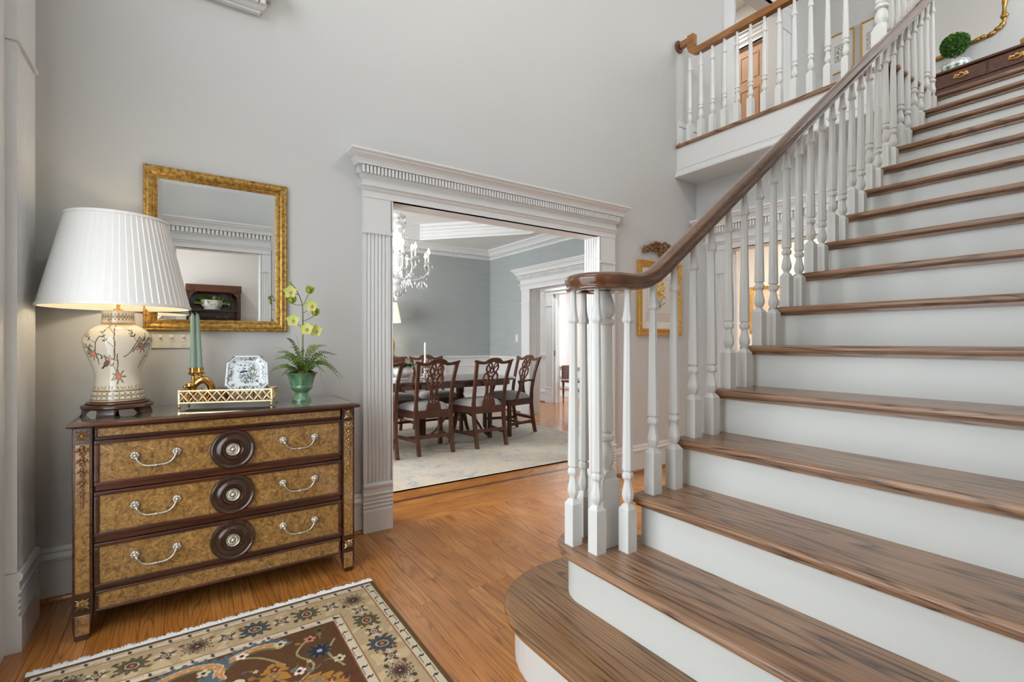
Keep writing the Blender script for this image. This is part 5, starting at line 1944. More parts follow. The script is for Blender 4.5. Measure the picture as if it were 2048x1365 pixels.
for q in ((FX1 - 0.235, FY1 - 0.155, 1.1, R(-100)), (FX1 - 0.16, FY1 - 0.30, 0.9, R(-35)), (FX0 + 0.30, FY1 - 0.20, 1.0, R(-80)), (FX1 - 0.3, FY1 - 0.5, 1.1, R(-70))):
    flame(*q, GOLD)
palmette(FX1 - 0.085, FY1 - 0.165, 0.042, 3)
rc.star(FX1 - 0.085, FY1 - 0.165, 0.034, 9, 0.3, NAVY)
rc.ell(FX1 - 0.085, FY1 - 0.165, 0.010, 0.010, (150, 160, 190))
for q in ((FX1 - 0.055, FY1 - 0.03, OLV), (FX1 - 0.10, FY1 - 0.07, (186, 120, 96)), (FX1 - 0.035, FY1 - 0.25, CRM), (FX1 - 0.17, FY1 - 0.245, (226, 196, 180)), (FX0 + 0.04, FY1 - 0.07, WINE), (FX1 - 0.20, FY1 - 0.04, CRM), (FX1 - 0.33, FY1 - 0.04, (226, 196, 180)), (FX1 - 0.45, FY1 - 0.07, CRM), (FX1 - 0.03, FY1 - 0.36, WINE), (FX0 + 0.36, FY1 - 0.31, CRM), (FX1 - 0.24, FY1 - 0.33, WINE)):
    bloom(q[0], q[1], 0.022, q[2], NAVY)
for _ in range(70):
    x_, y_ = rg.uniform(FX0, FX1), rg.uniform(FY1 - 0.8, FY1 - 0.02)
    bloom(x_, y_, rg.uniform(0.007, 0.012), rg.choice([CRM, (150, 96, 74), GOLD, (112, 118, 112)]), NAVY)
    a_ = rg.random() * 6.28
    rc.line([(x_, y_), (x_ + 0.03 * math.cos(a_), y_ + 0.03 * math.sin(a_))], 0.003, (140, 128, 90))
    rc.leaf(x_ + 0.03 * math.cos(a_), y_ + 0.03 * math.sin(a_), 0.018, 0.009, a_ + 0.8, rg.choice([OLV, BLUE, (120, 100, 64)]))
for _ in range(90):
    x_, y_ = rg.uniform(FX0, FX1), rg.uniform(0.05, FY1 - 0.45)
    rg.choice([lambda: bloom(x_, y_, 0.02, rg.choice([CRM, WINE, GOLD]), NAVY), lambda: rc.leaf(x_, y_, 0.05, 0.018, rg.random() * 6, rg.choice([BLUE, OLV, GOLD])), lambda: palmette(x_, y_, 0.03, rg.choice([0, 1, 2, 3]))])()
# wool mottling (abrash)
mot = np.random.default_rng(2).normal(1.0, 0.07, rc.C.shape[:2])[..., None]
rc.C *= mot
rug = thing('rug', 'brown oriental rug with a floral tan border and white fringe on the foyer floor', 'rug', ((RX0 + RX1) / 2, (RY0 + RY1) / 2, 0))
painted_grid('pile', rc, lambda X, Y: (X - RW / 2, Y - RH / 2, 0.011 + 0 * X), 'rug_pile', rug, smooth=False)
MB().box(RX0, RX1, RY0, RY1, 0.0005, 0.0105).build('backing', 'rug_edge', rug)
m_ = MB()
for i in range(900):
    x_ = RX0 + (RX1 - RX0) * (i + RND.random()) / 900
    L = 0.038 + RND.uniform(-0.008, 0.01) + (0.006 * math.sin(i * 0.13))
    dx = RND.uniform(-0.012, 0.014)
    m_.tube([(x_, RY1 - 0.002, 0.009), (x_ + dx * 0.4, RY1 + L * 0.5, 0.0085), (x_ + dx, RY1 + L, 0.0035)], [0.0024, 0.0030, 0.0016], 4)
m_.build('fringe', 'fringe', rug, fix=False)['kind'] = 'stuff'


# ------------------------------------------------------------------ dining room
dr_ = thing('dining_rug', 'pale grey and cream faded rug under the dining table', 'rug', (2.4, 5.2, 0))
MB().box(0.2, 4.10, 3.63, 6.95, 0.0005, 0.010).build('pile', 'dining_rug', dr_)
m_ = MB()
for q in ((0.2, 4.10, 3.63, 3.638), (0.2, 4.10, 6.942, 6.95), (0.2, 0.208, 3.638, 6.942), (4.092, 4.10, 3.638, 6.942)):
    m_.box(q[0], q[1], q[2], q[3], 0.0005, 0.012)
m_.build('binding', 'shade_lining', dr_)
ZD = 0.0105

TBX0, TBX1, TBY0, TBY1, TBZ = 0.62, 3.46, 4.80, 5.74, 0.742
tb = thing('dining_table', 'long polished mahogany dining table on pedestal legs', 'table', ((TBX0 + TBX1) / 2, (TBY0 + TBY1) / 2, ZD))


def round_rect(x0, x1, y0, y1, r, n=10):
    out = []
    for cx, cy, a0 in ((x1 - r, y1 - r, 0), (x0 + r, y1 - r, 90), (x0 + r, y0 + r, 180), (x1 - r, y0 + r, 270)):
        out += arc(cx, cy, r, a0, a0 + 90, n)
    return out


MB().prism(round_rect(TBX0, TBX1, TBY0, TBY1, 0.28), TBZ - 0.026, TBZ, UP).build('tabletop', 'table_mahogany', tb, bevel=0.006)
MB().prism(round_rect(TBX0 + 0.06, TBX1 - 0.06, TBY0 + 0.06, TBY1 - 0.06, 0.24), TBZ - 0.085, TBZ - 0.026, UP).build('apron', 'table_mahogany', tb)
YC = (TBY0 + TBY1) / 2
for px_ in (1.25, 2.83):
    pd = MB().lathe([(0.045, 0.30), (0.075, 0.31), (0.08, 0.34), (0.055, 0.36), (0.06, 0.40), (0.078, 0.44), (0.06, 0.49), (0.04, 0.53), (0.048, 0.55), (0.05, 0.64), (0.09, 0.657)], 24, (px_, YC, ZD)).build('pedestal', 'mahogany', tb, smooth=40)
    for a in (45, 135, 225, 315):
        c, s_ = math.cos(R(a)), math.sin(R(a))
        p = bez((0.05, 0, 0.34), (0.18, 0, 0.36), (0.24, 0, 0.10), (0.37, 0, 0.03), 12)
        m_ = MB()
        rows_ = []
        for i, (x_, _, z_) in enumerate(p):
            w, h_ = 0.028 - 0.010 * i / 12, 0.055 - 0.034 * i / 12
            for dy, dz in ((-w, -h_), (w, -h_), (w, h_ * 0.6), (-w, h_ * 0.6)):
                m_.v.append((px_ + c * x_ - s_ * dy, YC + s_ * x_ + c * dy, ZD + z_ + dz))
        for i in range(12):
            for q in range(4):
                m_.f.append((4 * i + q, 4 * i + (q + 1) % 4, 4 * i + 4 + (q + 1) % 4, 4 * i + 4 + q))
        m_.f += [(0, 1, 2, 3), (48, 49, 50, 51)]
        m_.v = [(v[0], v[1], max(v[2], ZD + 0.001)) for v in m_.v]
        m_.build('sabre_leg', 'mahogany', pd, bevel=0.004)


def make_chair(arms=False, label='', group=None):
    """pierced-splat chair; front faces +Y, rear feet on y = 0"""
    t = thing('dining_armchair' if arms else 'dining_chair', label, 'chair', group=group)
    wb, wf, D, sh = 0.192, 0.265, 0.46, 0.445
    if arms:
        wb, wf = 0.205, 0.29
    # rear legs run up into the stiles
    for sgn in (-1, 1):
        pts = spline([(0, 0.0, 0.0), (0, 0.035, 0.16), (0.004, 0.062, 0.34), (0.006, 0.066, 0.46), (0.006, 0.05, 0.60), (0.012, 0.01, 0.78), (0.028, -0.045, 0.945)], 5)
        m_ = MB()
        for i, (dx, y_, z_) in enumerate(pts):
            w, dpt = 0.0185, 0.019 if z_ < 0.5 else 0.014
            for a, b in ((-w, -dpt), (w, -dpt), (w, dpt), (-w, dpt)):
                m_.v.append((sgn * (wb + dx) + a, y_ + b, z_))
        n_ = len(pts)
        for i in range(n_ - 1):
            for q in range(4):
                m_.f.append((4 * i + q, 4 * i + (q + 1) % 4, 4 * i + 4 + (q + 1) % 4, 4 * i + 4 + q))
        m_.f += [(0, 1, 2, 3), tuple(4 * n_ - 4 + q for q in range(4))]
        m_.build('rear_leg', 'mahogany', t, bevel=0.003, local=True)
        MB().box(sgn * wf - 0.021, sgn * wf + 0.021, D - 0.021, D + 0.021, 0, sh - 0.01).build('front_leg', 'mahogany', t, bevel=0.002, local=True)
    # crest rail with ears
    by = lambda z: 0.066 - 0.115 * max(0, (z - 0.5) / 0.45) ** 2.2 + 0.004
    TB_ = lambda u, z, p: (u, by(z) - 0.012 + p, z)
    k_ = wb / 0.192
    cp = [(-0.245, 0.975), (-0.225, 0.958), (-0.19, 0.950), (-0.15, 0.944), (-0.105, 0.945), (-0.07, 0.962), (-0.035, 0.972), (0, 0.974)]
    cp = cp + [(-a, b) for a, b in cp[-2::-1]]
    cw = [0.018, 0.034, 0.036, 0.032, 0.034, 0.046, 0.05, 0.05]
    cw = cw + cw[-2::-1]
    cs = spline([(a * k_, b - 0.012, w) for (a, b), w in zip(cp, cw)], 4)
    MB().ribbon([(a, b) for a, b, _ in cs], [w for _, _, w in cs], 0, 0.026, TB_).build('crest_rail', 'mahogany', t, bevel=0.005, local=True)
    # pierced splat drawn as strokes of wood
    m_ = MB()
    z0 = sh + 0.035
    for sgn in (-1, 1):
        st1 = [(0.062, z0), (0.056, z0 + 0.05), (0.040, z0 + 0.11), (0.038, z0 + 0.17), (0.052, z0 + 0.215), (0.078, z0 + 0.25), (0.090, z0 + 0.285), (0.078, z0 + 0.325), (0.056, z0 + 0.345), (0.072, z0 + 0.375), (0.072, z0 + 0.41), (0.050, z0 + 0.445), (0.044, z0 + 0.465)]
        st2 = [(0.014, z0), (0.018, z0 + 0.08), (0.017, z0 + 0.15), (0.020, z0 + 0.21), (0.030, z0 + 0.25), (0.024, z0 + 0.30), (0.040, z0 + 0.335), (0.022, z0 + 0.37), (0.012, z0 + 0.41), (0.030, z0 + 0.46)]
        st3 = [(0.040, z0 + 0.22), (0.030, z0 + 0.255), (0.034, z0 + 0.30), (0.056, z0 + 0.335)]
        st4 = [(0.004, z0 + 0.06), (0.030, z0 + 0.02)]
        st5 = [(0.008, z0 + 0.33), (0.026, z0 + 0.385), (0.05, z0 + 0.42)]
        for st_, w in ((st1, 0.017), (st2, 0.013), (st3, 0.012), (st4, 0.009), (st5, 0.011)):
            m_.ribbon(spline([(sgn * a, b) for a, b in st_], 5), w, 0.005, 0.019, TB_)
    for cz, rx, rz_ in ((z0 + 0.265, 0.020, 0.038), (z0 + 0.36, 0.016, 0.030)):
        m_.ribbon([(rx * math.cos(2 * PI * i / 20), cz + rz_ * math.sin(2 * PI * i / 20)) for i in range(21)], 0.010, 0.005, 0.019, TB_)
    m_.prism([(-0.085, sh - 0.005), (0.085, sh - 0.005), (0.074, z0 + 0.03), (0.05, z0 + 0.055), (0, z0 + 0.035), (-0.05, z0 + 0.055), (-0.074, z0 + 0.03)], 0.004, 0.02, TB_)
    m_.build('splat', 'mahogany', t, local=True)
    # seat rails, drop-in cushion, stretchers
    m_ = MB()
    m_.box(-wb, wb, 0.05, 0.078, sh - 0.075, sh + 0.005)
    m_.prism([(-wf + 0.012, D - 0.012), (wf - 0.012, D - 0.012), (wf - 0.012, D + 0.016), (-wf + 0.012, D + 0.016)], sh - 0.075, sh, UP)
    for sgn in (-1, 1):
        m_.prism([(sgn * (wb - 0.014), 0.06), (sgn * (wb + 0.014), 0.06), (sgn * (wf + 0.016), D), (sgn * (wf - 0.012), D)], sh - 0.075, sh, UP)
    m_.build('seat_frame', 'mahogany', t, bevel=0.003, local=True)
    m_ = MB()
    nu, nv = 14, 14
    for i in range(nu + 1):
        for j in range(nv + 1):
            a, b = -1 + 2 * i / nu, j / nv
            w = wb + (wf - wb) * b
            e = (1 - abs(a) ** 3.5) * (1 - abs(2 * b - 1) ** 3.5)
            m_.v.append((a * (w + 0.006), 0.078 + b * (D - 0.066), sh + 0.002 + 0.078 * max(0, e) ** 0.45))
    for i in range(nu):
        for j in range(nv):
            p = i * (nv + 1) + j
            m_.f.append((p, p + 1, p + nv + 2, p + nv + 1))
    m_.build('cushion', 'seat_fabric', t, smooth=180, local=True)
    for sgn in (-1, 1):
        MB().prism([(sgn * (wb - 0.012), 0.035), (sgn * (wb + 0.008), 0.035), (sgn * (wf + 0.008), D), (sgn * (wf - 0.012), D)], 0.125, 0.160, UP).build('stretcher', 'mahogany', t, local=True)
    MB().box(-wb, wb, 0.026, 0.046, 0.165, 0.20).build('stretcher', 'mahogany', t, local=True)
    MB().box(-(wb + wf) / 2, (wb + wf) / 2, D * 0.55 - 0.01, D * 0.55 + 0.01, 0.128, 0.158).build('stretcher', 'mahogany', t, local=True)
    if arms:
        for sgn in (-1, 1):
            p = spline([(sgn * (wb + 0.006), 0.03, 0.665), (sgn * (wb + 0.04), 0.14, 0.675), (sgn * (wf + 0.03), 0.26, 0.672), (sgn * (wf + 0.02), 0.34, 0.665)], 5)
            MB().tube(p, [0.017 + 0.006 * (i / (len(p) - 1)) for i in range(len(p))], 8, flat=0.75).build('arm', 'mahogany', t, smooth=60, local=True)
            p = spline([(sgn * (wf + 0.022), 0.325, 0.665), (sgn * (wf + 0.01), 0.30, 0.60), (sgn * (wf + 0.004), 0.33, 0.52), (sgn * (wf + 0.004), 0.36, 0.42)], 5)
            MB().tube(p, 0.017, 8).build('arm_support', 'mahogany', t, smooth=60, local=True)
    return t


CG = 'carved mahogany side chairs at the dining table'
c0_ = make_chair(False, 'carved mahogany dining chair, back to the viewer, half hidden by the left door casing', CG)
c0_.location = (1.575, 4.585, ZD)
for x_, y_, rz, lab in ((2.189, 4.588, 0.0, 'carved mahogany dining chair in the middle of the near side, back to the viewer'),
                        (2.853, 4.568, 0.02, 'carved mahogany dining chair at the right of the near side, back to the viewer'),
                        (2.775, 6.09, PI, 'carved mahogany dining chair on the far side, behind the white candle'),
                        (2.20, 6.10, PI, 'carved mahogany dining chair on the far side, behind the white bowl')):
    c = copy_tree(c0_)
    c.location = (x_, y_, ZD)
    c.rotation_euler = (0, 0, rz)
    c['label'] = lab
ac = make_chair(True, 'carved mahogany armchair at the right end of the dining table')
ac.location = (3.80, 5.24, ZD)
ac.rotation_euler = (0, 0, R(90))

# candlestick, candle and white bowl of greens on the table
cs_ = (2.405, 5.35, TBZ)
o = thing('candlestick', 'silver candlestick on the dining table', 'candlestick', cs_)
MB().lathe([(0.062, 0), (0.064, 0.006), (0.05, 0.016), (0.03, 0.022), (0.018, 0.03), (0.03, 0.042), (0.03, 0.05), (0.014, 0.06), (0.012, 0.085), (0.024, 0.1), (0.022, 0.108), (0.014, 0.112), (0.017, 0.135), (0.02, 0.14), (0.012, 0.14)], 24, cs_).build('stem_and_foot', 'silver', o, smooth=40)
o = thing('dinner_candle', 'tall white candle in the silver candlestick on the dining table', 'candle', (cs_[0], cs_[1], TBZ + 0.1405))
MB().lathe([(0.0115, 0), (0.0105, 0.27), (0.004, 0.285)], 14, (cs_[0], cs_[1], TBZ + 0.1405)).build('wax', 'wax_white', o, smooth=40)
MB().tube([(cs_[0], cs_[1], TBZ + 0.425), (cs_[0], cs_[1], TBZ + 0.436)], 0.0012, 5).build('wick', 'black', o)
bw = (2.05, 5.27, TBZ)
o = thing('planter_bowl', 'white lobed ceramic bowl of greenery on the dining table', 'bowl', bw)
m_ = MB()
pr = [(0.08, 0), (0.085, 0.012), (0.075, 0.02), (0.10, 0.04), (0.125, 0.07), (0.13, 0.10), (0.122, 0.125), (0.128, 0.14), (0.142, 0.15), (0.134, 0.152), (0.115, 0.13), (0.002, 0.125)]
for r, z in pr:
    for i in range(60):
        a = 2 * PI * i / 60
        q = r * (1 + 0.04 * math.cos(10 * a) * (1 if z > 0.03 else 0))
        m_.v.append((bw[0] + q * math.cos(a) * 1.25, bw[1] + q * math.sin(a), bw[2] + z + (0.008 * math.cos(10 * a) if 0.138 < z < 0.153 else 0)))
for j in range(len(pr) - 1):
    for i in range(60):
        k2 = (i + 1) % 60
        m_.f.append((j * 60 + i, j * 60 + k2, (j + 1) * 60 + k2, (j + 1) * 60 + i))
m_.build('bowl', 'china_white', o, smooth=60)
m_ = MB()
for i in range(160):
    a, r = RND.uniform(0, 6.28), 0.13 * math.sqrt(RND.random())
    petal(m_, (bw[0] + 1.2 * r * math.cos(a), bw[1] + r * math.sin(a), TBZ + 0.14), (math.cos(a) * 0.7 + RND.uniform(-.4, .4), math.sin(a) * 0.7, RND.uniform(0.4, 1.2)), 0.05, 0.015, 0.01, (RND.uniform(-.3, .3), -0.3, 1))
m_.build('greenery', 'leaf_dark', o, fix=False)['kind'] = 'stuff'

# sideboard and lamp against the back wall
sd = thing('sideboard', 'dark wooden sideboard against the grey dining wall, mostly hidden', 'sideboard', (2.1, 7.3, 0))
MB().box(1.33, 2.88, 7.05, 7.545, 0.915, 0.945).build('top', 'table_mahogany', sd, bevel=0.005)
MB().box(1.36, 2.85, 7.08, 7.545, 0.30, 0.915).build('body', 'table_mahogany', sd)
for u in (1.4, 1.9, 2.37):
    MB().box(u, u + 0.44, 7.068, 7.08, 0.60, 0.89).build('drawer_front', 'table_mahogany', sd, bevel=0.004)
for u in (1.37, 2.79):
    for y_ in (7.09, 7.48):
        MB().lathe([(0.018, 0), (0.026, 0.1), (0.03, 0.30)], 4, (u + 0.025, y_ + 0.03, 0.0), ph=PI / 4).build('leg', 'mahogany', sd)
o = thing('buffet_lamp', 'small glowing pleated-shade lamp on the sideboard beyond the chandelier', 'lamp', (2.685, 7.25, 0.945))
MB().lathe([(0.07, 0), (0.07, 0.02), (0.04, 0.04), (0.06, 0.1), (0.07, 0.18), (0.045, 0.27), (0.02, 0.30), (0.008, 0.32), (0.008, 0.56)], 24, (2.685, 7.25, 0.945)).build('base', 'gilt_bright', o, smooth=50)
m_ = MB()
for z, r in ((0.525, 0.155), (0.83, 0.095)):
    for i in range(120):
        a = 2 * PI * i / 120
        q = r + 0.003 * (i % 2)
        m_.v.append((2.685 + q * math.cos(a), 7.25 + q * math.sin(a), 0.945 + z))
for i in range(120):
    k2 = (i + 1) % 120
    m_.f.append((i, k2, 120 + k2, 120 + i))
m_.build('shade', 'shade_glow', o)
point('buffet_lamp_light', (2.685, 7.25, 1.62), 4, WARM, 0.05)
# wall switch by the dining doorway
o = thing('wall_switch', 'small white light switch on the grey dining wall', 'light switch', (4.688, 6.72, 1.175))
MB().box(4.682, 4.69, 6.685, 6.755, 1.175, 1.295).build('plate', 'switch_plastic', o, bevel=0.003)
MB().box(4.678, 4.683, 6.71, 6.73, 1.215, 1.255).build('toggle', 'switch_plastic', o, bevel=0.002)

# crystal chandelier
HX, HY = 2.02, 5.27
cl = thing('chandelier', 'crystal chandelier with lit candle bulbs above the dining table', 'chandelier', (HX, HY, 1.64))
MB().tube([(HX, HY, 3.04), (HX, HY, 2.66)], 0.006, 6).build('chain', 'steel', cl)
MB().lathe([(0.06, 3.04), (0.055, 3.02), (0.02, 3.0)], 20, (HX, HY, 0)).build('canopy', 'silver', cl, smooth=40)
MB().lathe([(0.01, 2.66), (0.10, 2.60), (0.105, 2.585), (0.03, 2.57), (0.02, 2.54), (0.055, 2.50), (0.10, 2.485), (0.105, 2.47), (0.04, 2.45), (0.025, 2.42), (0.05, 2.38), (0.062, 2.30), (0.045, 2.24), (0.025, 2.20), (0.035, 2.16), (0.06, 2.12), (0.065, 2.05), (0.06, 1.96),
             (0.10, 1.94), (0.11, 1.92), (0.06, 1.89), (0.05, 1.84), (0.085, 1.80), (0.095, 1.76), (0.07, 1.71), (0.03, 1.68), (0.02, 1.66), (0.015, 1.64)], 16, (HX, HY, 0)).build('column', 'crystal', cl)


def drop(m_, x_, y_, z_, r, h_):
    b0 = len(m_.v)
    m_.v += [(x_, y_, z_ + h_ * 0.4), (x_, y_, z_ - h_ * 0.6)] + [(x_ + r * math.cos(PI / 3 * i), y_ + r * math.sin(PI / 3 * i), z_) for i in range(6)]
    for i in range(6):
        m_.f += [(b0, b0 + 2 + i, b0 + 2 + (i + 1) % 6), (b0 + 1, b0 + 2 + (i + 1) % 6, b0 + 2 + i)]


m_ = MB()
for i in range(8):
    a = 2 * PI * i / 8 + 0.2
    for z_, r in ((2.57, 0.1), (2.46, 0.1), (1.91, 0.105), (1.75, 0.09)):
        for j in range(2):
            drop(m_, HX + r * math.cos(a + j * 0.39), HY + r * math.sin(a + j * 0.39), z_ - 0.025 - 0.02 * j, 0.011, 0.05)
    for t in range(12):
        q = t / 11
        drop(m_, HX + (0.1 + 0.12 * q ** 2) * math.cos(a), HY + (0.1 + 0.12 * q ** 2) * math.sin(a), 2.46 - 0.40 * q, 0.009, 0.022)
m_.build('crystal_drops', 'crystal', cl)['kind'] = 'stuff'
for tier, (na, rad_, zt_, zl_) in enumerate(((8, 0.37, 2.035, 1.90), (5, 0.21, 2.12, 2.0))):
    for i in range(na):
        a = R(-40) + 2 * PI * i / na + tier * 0.35
        c, s_ = math.cos(a), math.sin(a)
        P_ = lambda r, z: (HX + c * r, HY + s_ * r, z)
        pts = spline([P_(0.06, zl_ + 0.06), P_(rad_ * 0.4, zl_ - 0.03), P_(rad_ * 0.75, zl_ - 0.02), P_(rad_, zl_ + 0.05), P_(rad_, zt_)], 5)
        ar = MB().tube(pts, 0.008, 8).build('arm', 'crystal', cl, smooth=180)
        MB().lathe([(0.012, 0), (0.045, 0.012), (0.052, 0.02), (0.012, 0.012)], 14, P_(rad_, zt_)).build('drip_pan', 'crystal', ar)
        MB().lathe([(0.011, 0.015), (0.011, 0.115)], 10, P_(rad_, zt_)).build('candle_sleeve', 'wax_white', ar)
        MB().lathe([(0.008, 0.115), (0.017, 0.135), (0.016, 0.15), (0.006, 0.175), (0.001, 0.185)], 10, P_(rad_, zt_)).build('bulb', 'bulb_glow', ar, smooth=180)
        m_ = MB()
        for j in range(9):
            drop(m_, HX + c * rad_ * (0.3 + 0.08 * j), HY + s_ * rad_ * (0.3 + 0.08 * j), zl_ + 0.0 - 0.012 * (j % 3), 0.012, 0.04)
            drop(m_, HX + c * rad_ * (0.35 + 0.075 * j), HY + s_ * rad_ * (0.35 + 0.075 * j), zl_ - 0.10 + 0.035 * (j % 2), 0.011, 0.055)
        for j in range(6):
            b_ = 2 * PI * j / 6
            drop(m_, HX + c * rad_ + 0.05 * math.cos(b_), HY + s_ * rad_ + 0.05 * math.sin(b_), zt_ - 0.02, 0.008, 0.045)
            drop(m_, HX + c * rad_ * (0.4 + 0.1 * j), HY + s_ * rad_ * (0.4 + 0.1 * j), zl_ - 0.06 - 0.02 * (j % 2), 0.010, 0.05)
        drop(m_, HX + c * rad_, HY + s_ * rad_, zt_ - 0.09, 0.011, 0.07)
        m_.build('crystal_drops', 'crystal', ar)['kind'] = 'stuff'
point('chandelier_light', (HX, HY, 2.30), 46, (1, 0.95, 0.87), 0.05)

# ------------------------------------------------------------------ passage: door edge, stool, steps
o = thing('door_2', 'white door standing open at the passage doorway with a steel strike plate', 'door', (6.0, 7.24, 0), kind='structure')
MB().box(5.915, 5.955, 7.19, 7.235, 0, 2.07).build('door_edge', 'trim_paint', o)
MB().box(5.912, 5.9155, 7.195, 7.23, 0.90, 1.0).build('strike_plate', 'steel', o)
o = thing('wooden_stool', 'dark wooden seat with a turned leg in the far passage doorway', 'stool', (6.2, 7.2, 0))
MB().box(6.05, 6.42, 6.84, 7.2, 0.40, 0.435).build('seat', 'mahogany', o, bevel=0.01)
MB().box(6.06, 6.41, 7.15, 7.19, 0.46, 0.72).build('backrest', 'mahogany', o, bevel=0.01)
for (x_, y_) in ((6.08, 7.16), (6.38, 7.16), (6.08, 6.88), (6.38, 6.88)):
    MB().lathe([(0.012, 0), (0.02, 0.015), (0.011, 0.04), (0.016, 0.15), (0.022, 0.25), (0.012, 0.30), (0.022, 0.32), (0.024, 0.40)], 12, (x_, y_, 0)).build('leg', 'mahogany', o, smooth=50)
stp = thing('far_steps', 'short flight of white steps with brown treads in the bright far room', 'steps', (7.2, 7.6, 0))
for i in range(3):
    MB().box(6.75 + 0.28 * i, 7.7, 6.2, 9.6, 0.185 * i, 0.185 * (i + 1) - 0.03).build('riser', 'riser_paint', stp)
    MB().box(6.72 + 0.28 * i, 7.7, 6.2, 9.62, 0.185 * (i + 1) - 0.03, 0.185 * (i + 1)).build('tread', 'tread_oak', stp)
MB().box(7.5, 7.7, 6.2, 9.6, 0.56, 0.58).build('landing_edge', 'tread_oak', stp)


# ------------------------------------------------------------------ pictures
def picture(name, label, T, u0, u1, z0, z1, fw, mat_f, cv_, prof=None, mat_w=0.0, cat='picture'):
    o_ = T((u0 + u1) / 2, 0, z0)
    root_ = thing(name, label, cat, o_)
    P_ = prof or [(0, 0), (0, 0.02), (fw * 0.2, 0.027), (fw * 0.35, 0.022), (fw * 0.6, 0.024), (fw * 0.85, 0.016), (fw, 0.012), (fw, 0)]
    for m2 in mitred(P_, u0, u1, z0, z1, T):
        m2.build('frame_side', mat_f, root_, smooth=45)
    a, b = u0 + fw * 0.95, u1 - fw * 0.95
    c_, d = z0 + fw * 0.95, z1 - fw * 0.95
    if mat_w:
        MB().box(a, b, 0.001, 0.006, c_, d, T).build('mat_board', 'paper', root_)
        a, b, c_, d = a + mat_w * (b - a), b - mat_w * (b - a), c_ + mat_w * (d - c_), d - mat_w * (d - c_)
    og = origin(root_)

    def TT(X, Y):
        u, z = a + X / cv_.w * (b - a), c_ + Y / cv_.h * (d - c_)
        p = T(u, 0.008, z)
        return p[0] + 0 * u - og[0], p[1] + 0 * u - og[1], p[2] + 0 * u - og[2]

    painted_grid('print', cv_, TT, 'print_art', root_, smooth=False)
    return root_


art = Canvas(0.5, 0.6, 110, 130, (224, 217, 206))
art.rect(0.0, 0.5, 0.0, 0.105, (216, 206, 192))
art.line([(0.02, 0.108), (0.48, 0.108)], 0.005, (196, 170, 140))
art.line([(0.02, 0.56), (0.48, 0.56)], 0.005, (190, 186, 180))
for q in (((0.24, 0.17), (0.23, 0.26), (0.20, 0.33), (0.17, 0.36)), ((0.25, 0.17), (0.26, 0.3), (0.27, 0.40)), ((0.25, 0.17), (0.29, 0.28), (0.34, 0.33), (0.37, 0.31)), ((0.25, 0.17), (0.30, 0.22), (0.36, 0.25)), ((0.24, 0.17), (0.20, 0.22), (0.17, 0.26))):
    art.line(spline(list(q), 6), 0.012, (122, 126, 92))
art.ell(0.245, 0.165, 0.035, 0.02, (200, 200, 196))
for i in range(26):
    a = i * 2.4
    r = 0.016 * math.sqrt(i)
    art.leaf(0.25 + r * math.cos(a), 0.43 + r * math.sin(a) * 1.2, 0.05, 0.028, a, [(226, 176, 48), (206, 150, 36), (238, 196, 84)][i % 3])
for i in range(8):
    a = i * PI / 4
    art.leaf(0.23, 0.37, 0.045, 0.02, a, (216, 160, 40))
picture('botanical_print', 'gold-framed yellow flower print on the foyer wall behind the stair balusters', TA, 3.41, 4.02, 1.232, 1.917, 0.062, 'gilt_bright', art, mat_w=0.12,
        prof=[(0, 0), (0, 0.03), (0.012, 0.034), (0.02, 0.026), (0.026, 0.018), (0.036, 0.016), (0.042, 0.022), (0.05, 0.026), (0.058, 0.018), (0.062, 0.012), (0.062, 0)])
# carved swag above the print
m_ = MB()
rs = random.Random(9)
for i in range(44):
    t = i / 43
    u = 3.485 + 0.46 * t
    z = 2.005 + 0.05 * math.sin(PI * t) * (1 if t < 0.85 else 0.6)
    for j in range(2):
        m_.sphere(TA(u + rs.uniform(-0.012, 0.012), 0.018 + rs.uniform(0, 0.016), z + rs.uniform(-0.022, 0.028) * (0.6 + math.sin(PI * t))), rs.uniform(0.011, 0.021), 8, 6, (1.2, 0.8, 0.9))
for i in range(5):
    m_.sphere(TA(3.715 + rs.uniform(-0.03, 0.03), 0.03, 2.01 - 0.012 * i), 0.017, 8, 6)
m_.tube([TA(3.50, 0.02, 2.01), TA(3.488, 0.022, 2.03), TA(3.492, 0.02, 2.055)], [0.01, 0.008, 0.004], 6)
o = thing('carved_swag', 'brown carved wooden swag of fruit above the yellow flower print', 'wall carving', TA(3.71, 0, 1.97))
m_.build('carving', 'carved_wood', o, smooth=180)

# picture in the back room
art2 = Canvas(0.6, 0.5, 100, 90, (228, 208, 184))
art2.line([(0.2, 0.40), (0.42, 0.42)], 0.012, (206, 164, 84))
for i in range(16):
    a = i * 2.1
    art2.leaf(0.34 + 0.012 * (i % 4) - 0.02, 0.14 + 0.013 * i, 0.06, 0.03, a, [(186, 140, 60), (150, 112, 52), (120, 104, 70)][i % 3])
art2.ell(0.35, 0.12, 0.09, 0.05, (170, 130, 62))
TR_ = Tx((6.5, 0, 0), (0, -1), (-1, 0))
picture('still_life', 'gold-framed still life glimpsed between the stair balusters in the back room', TR_, -3.69, -2.95, 1.30, 1.92, 0.045, 'gilt_bright', art2)
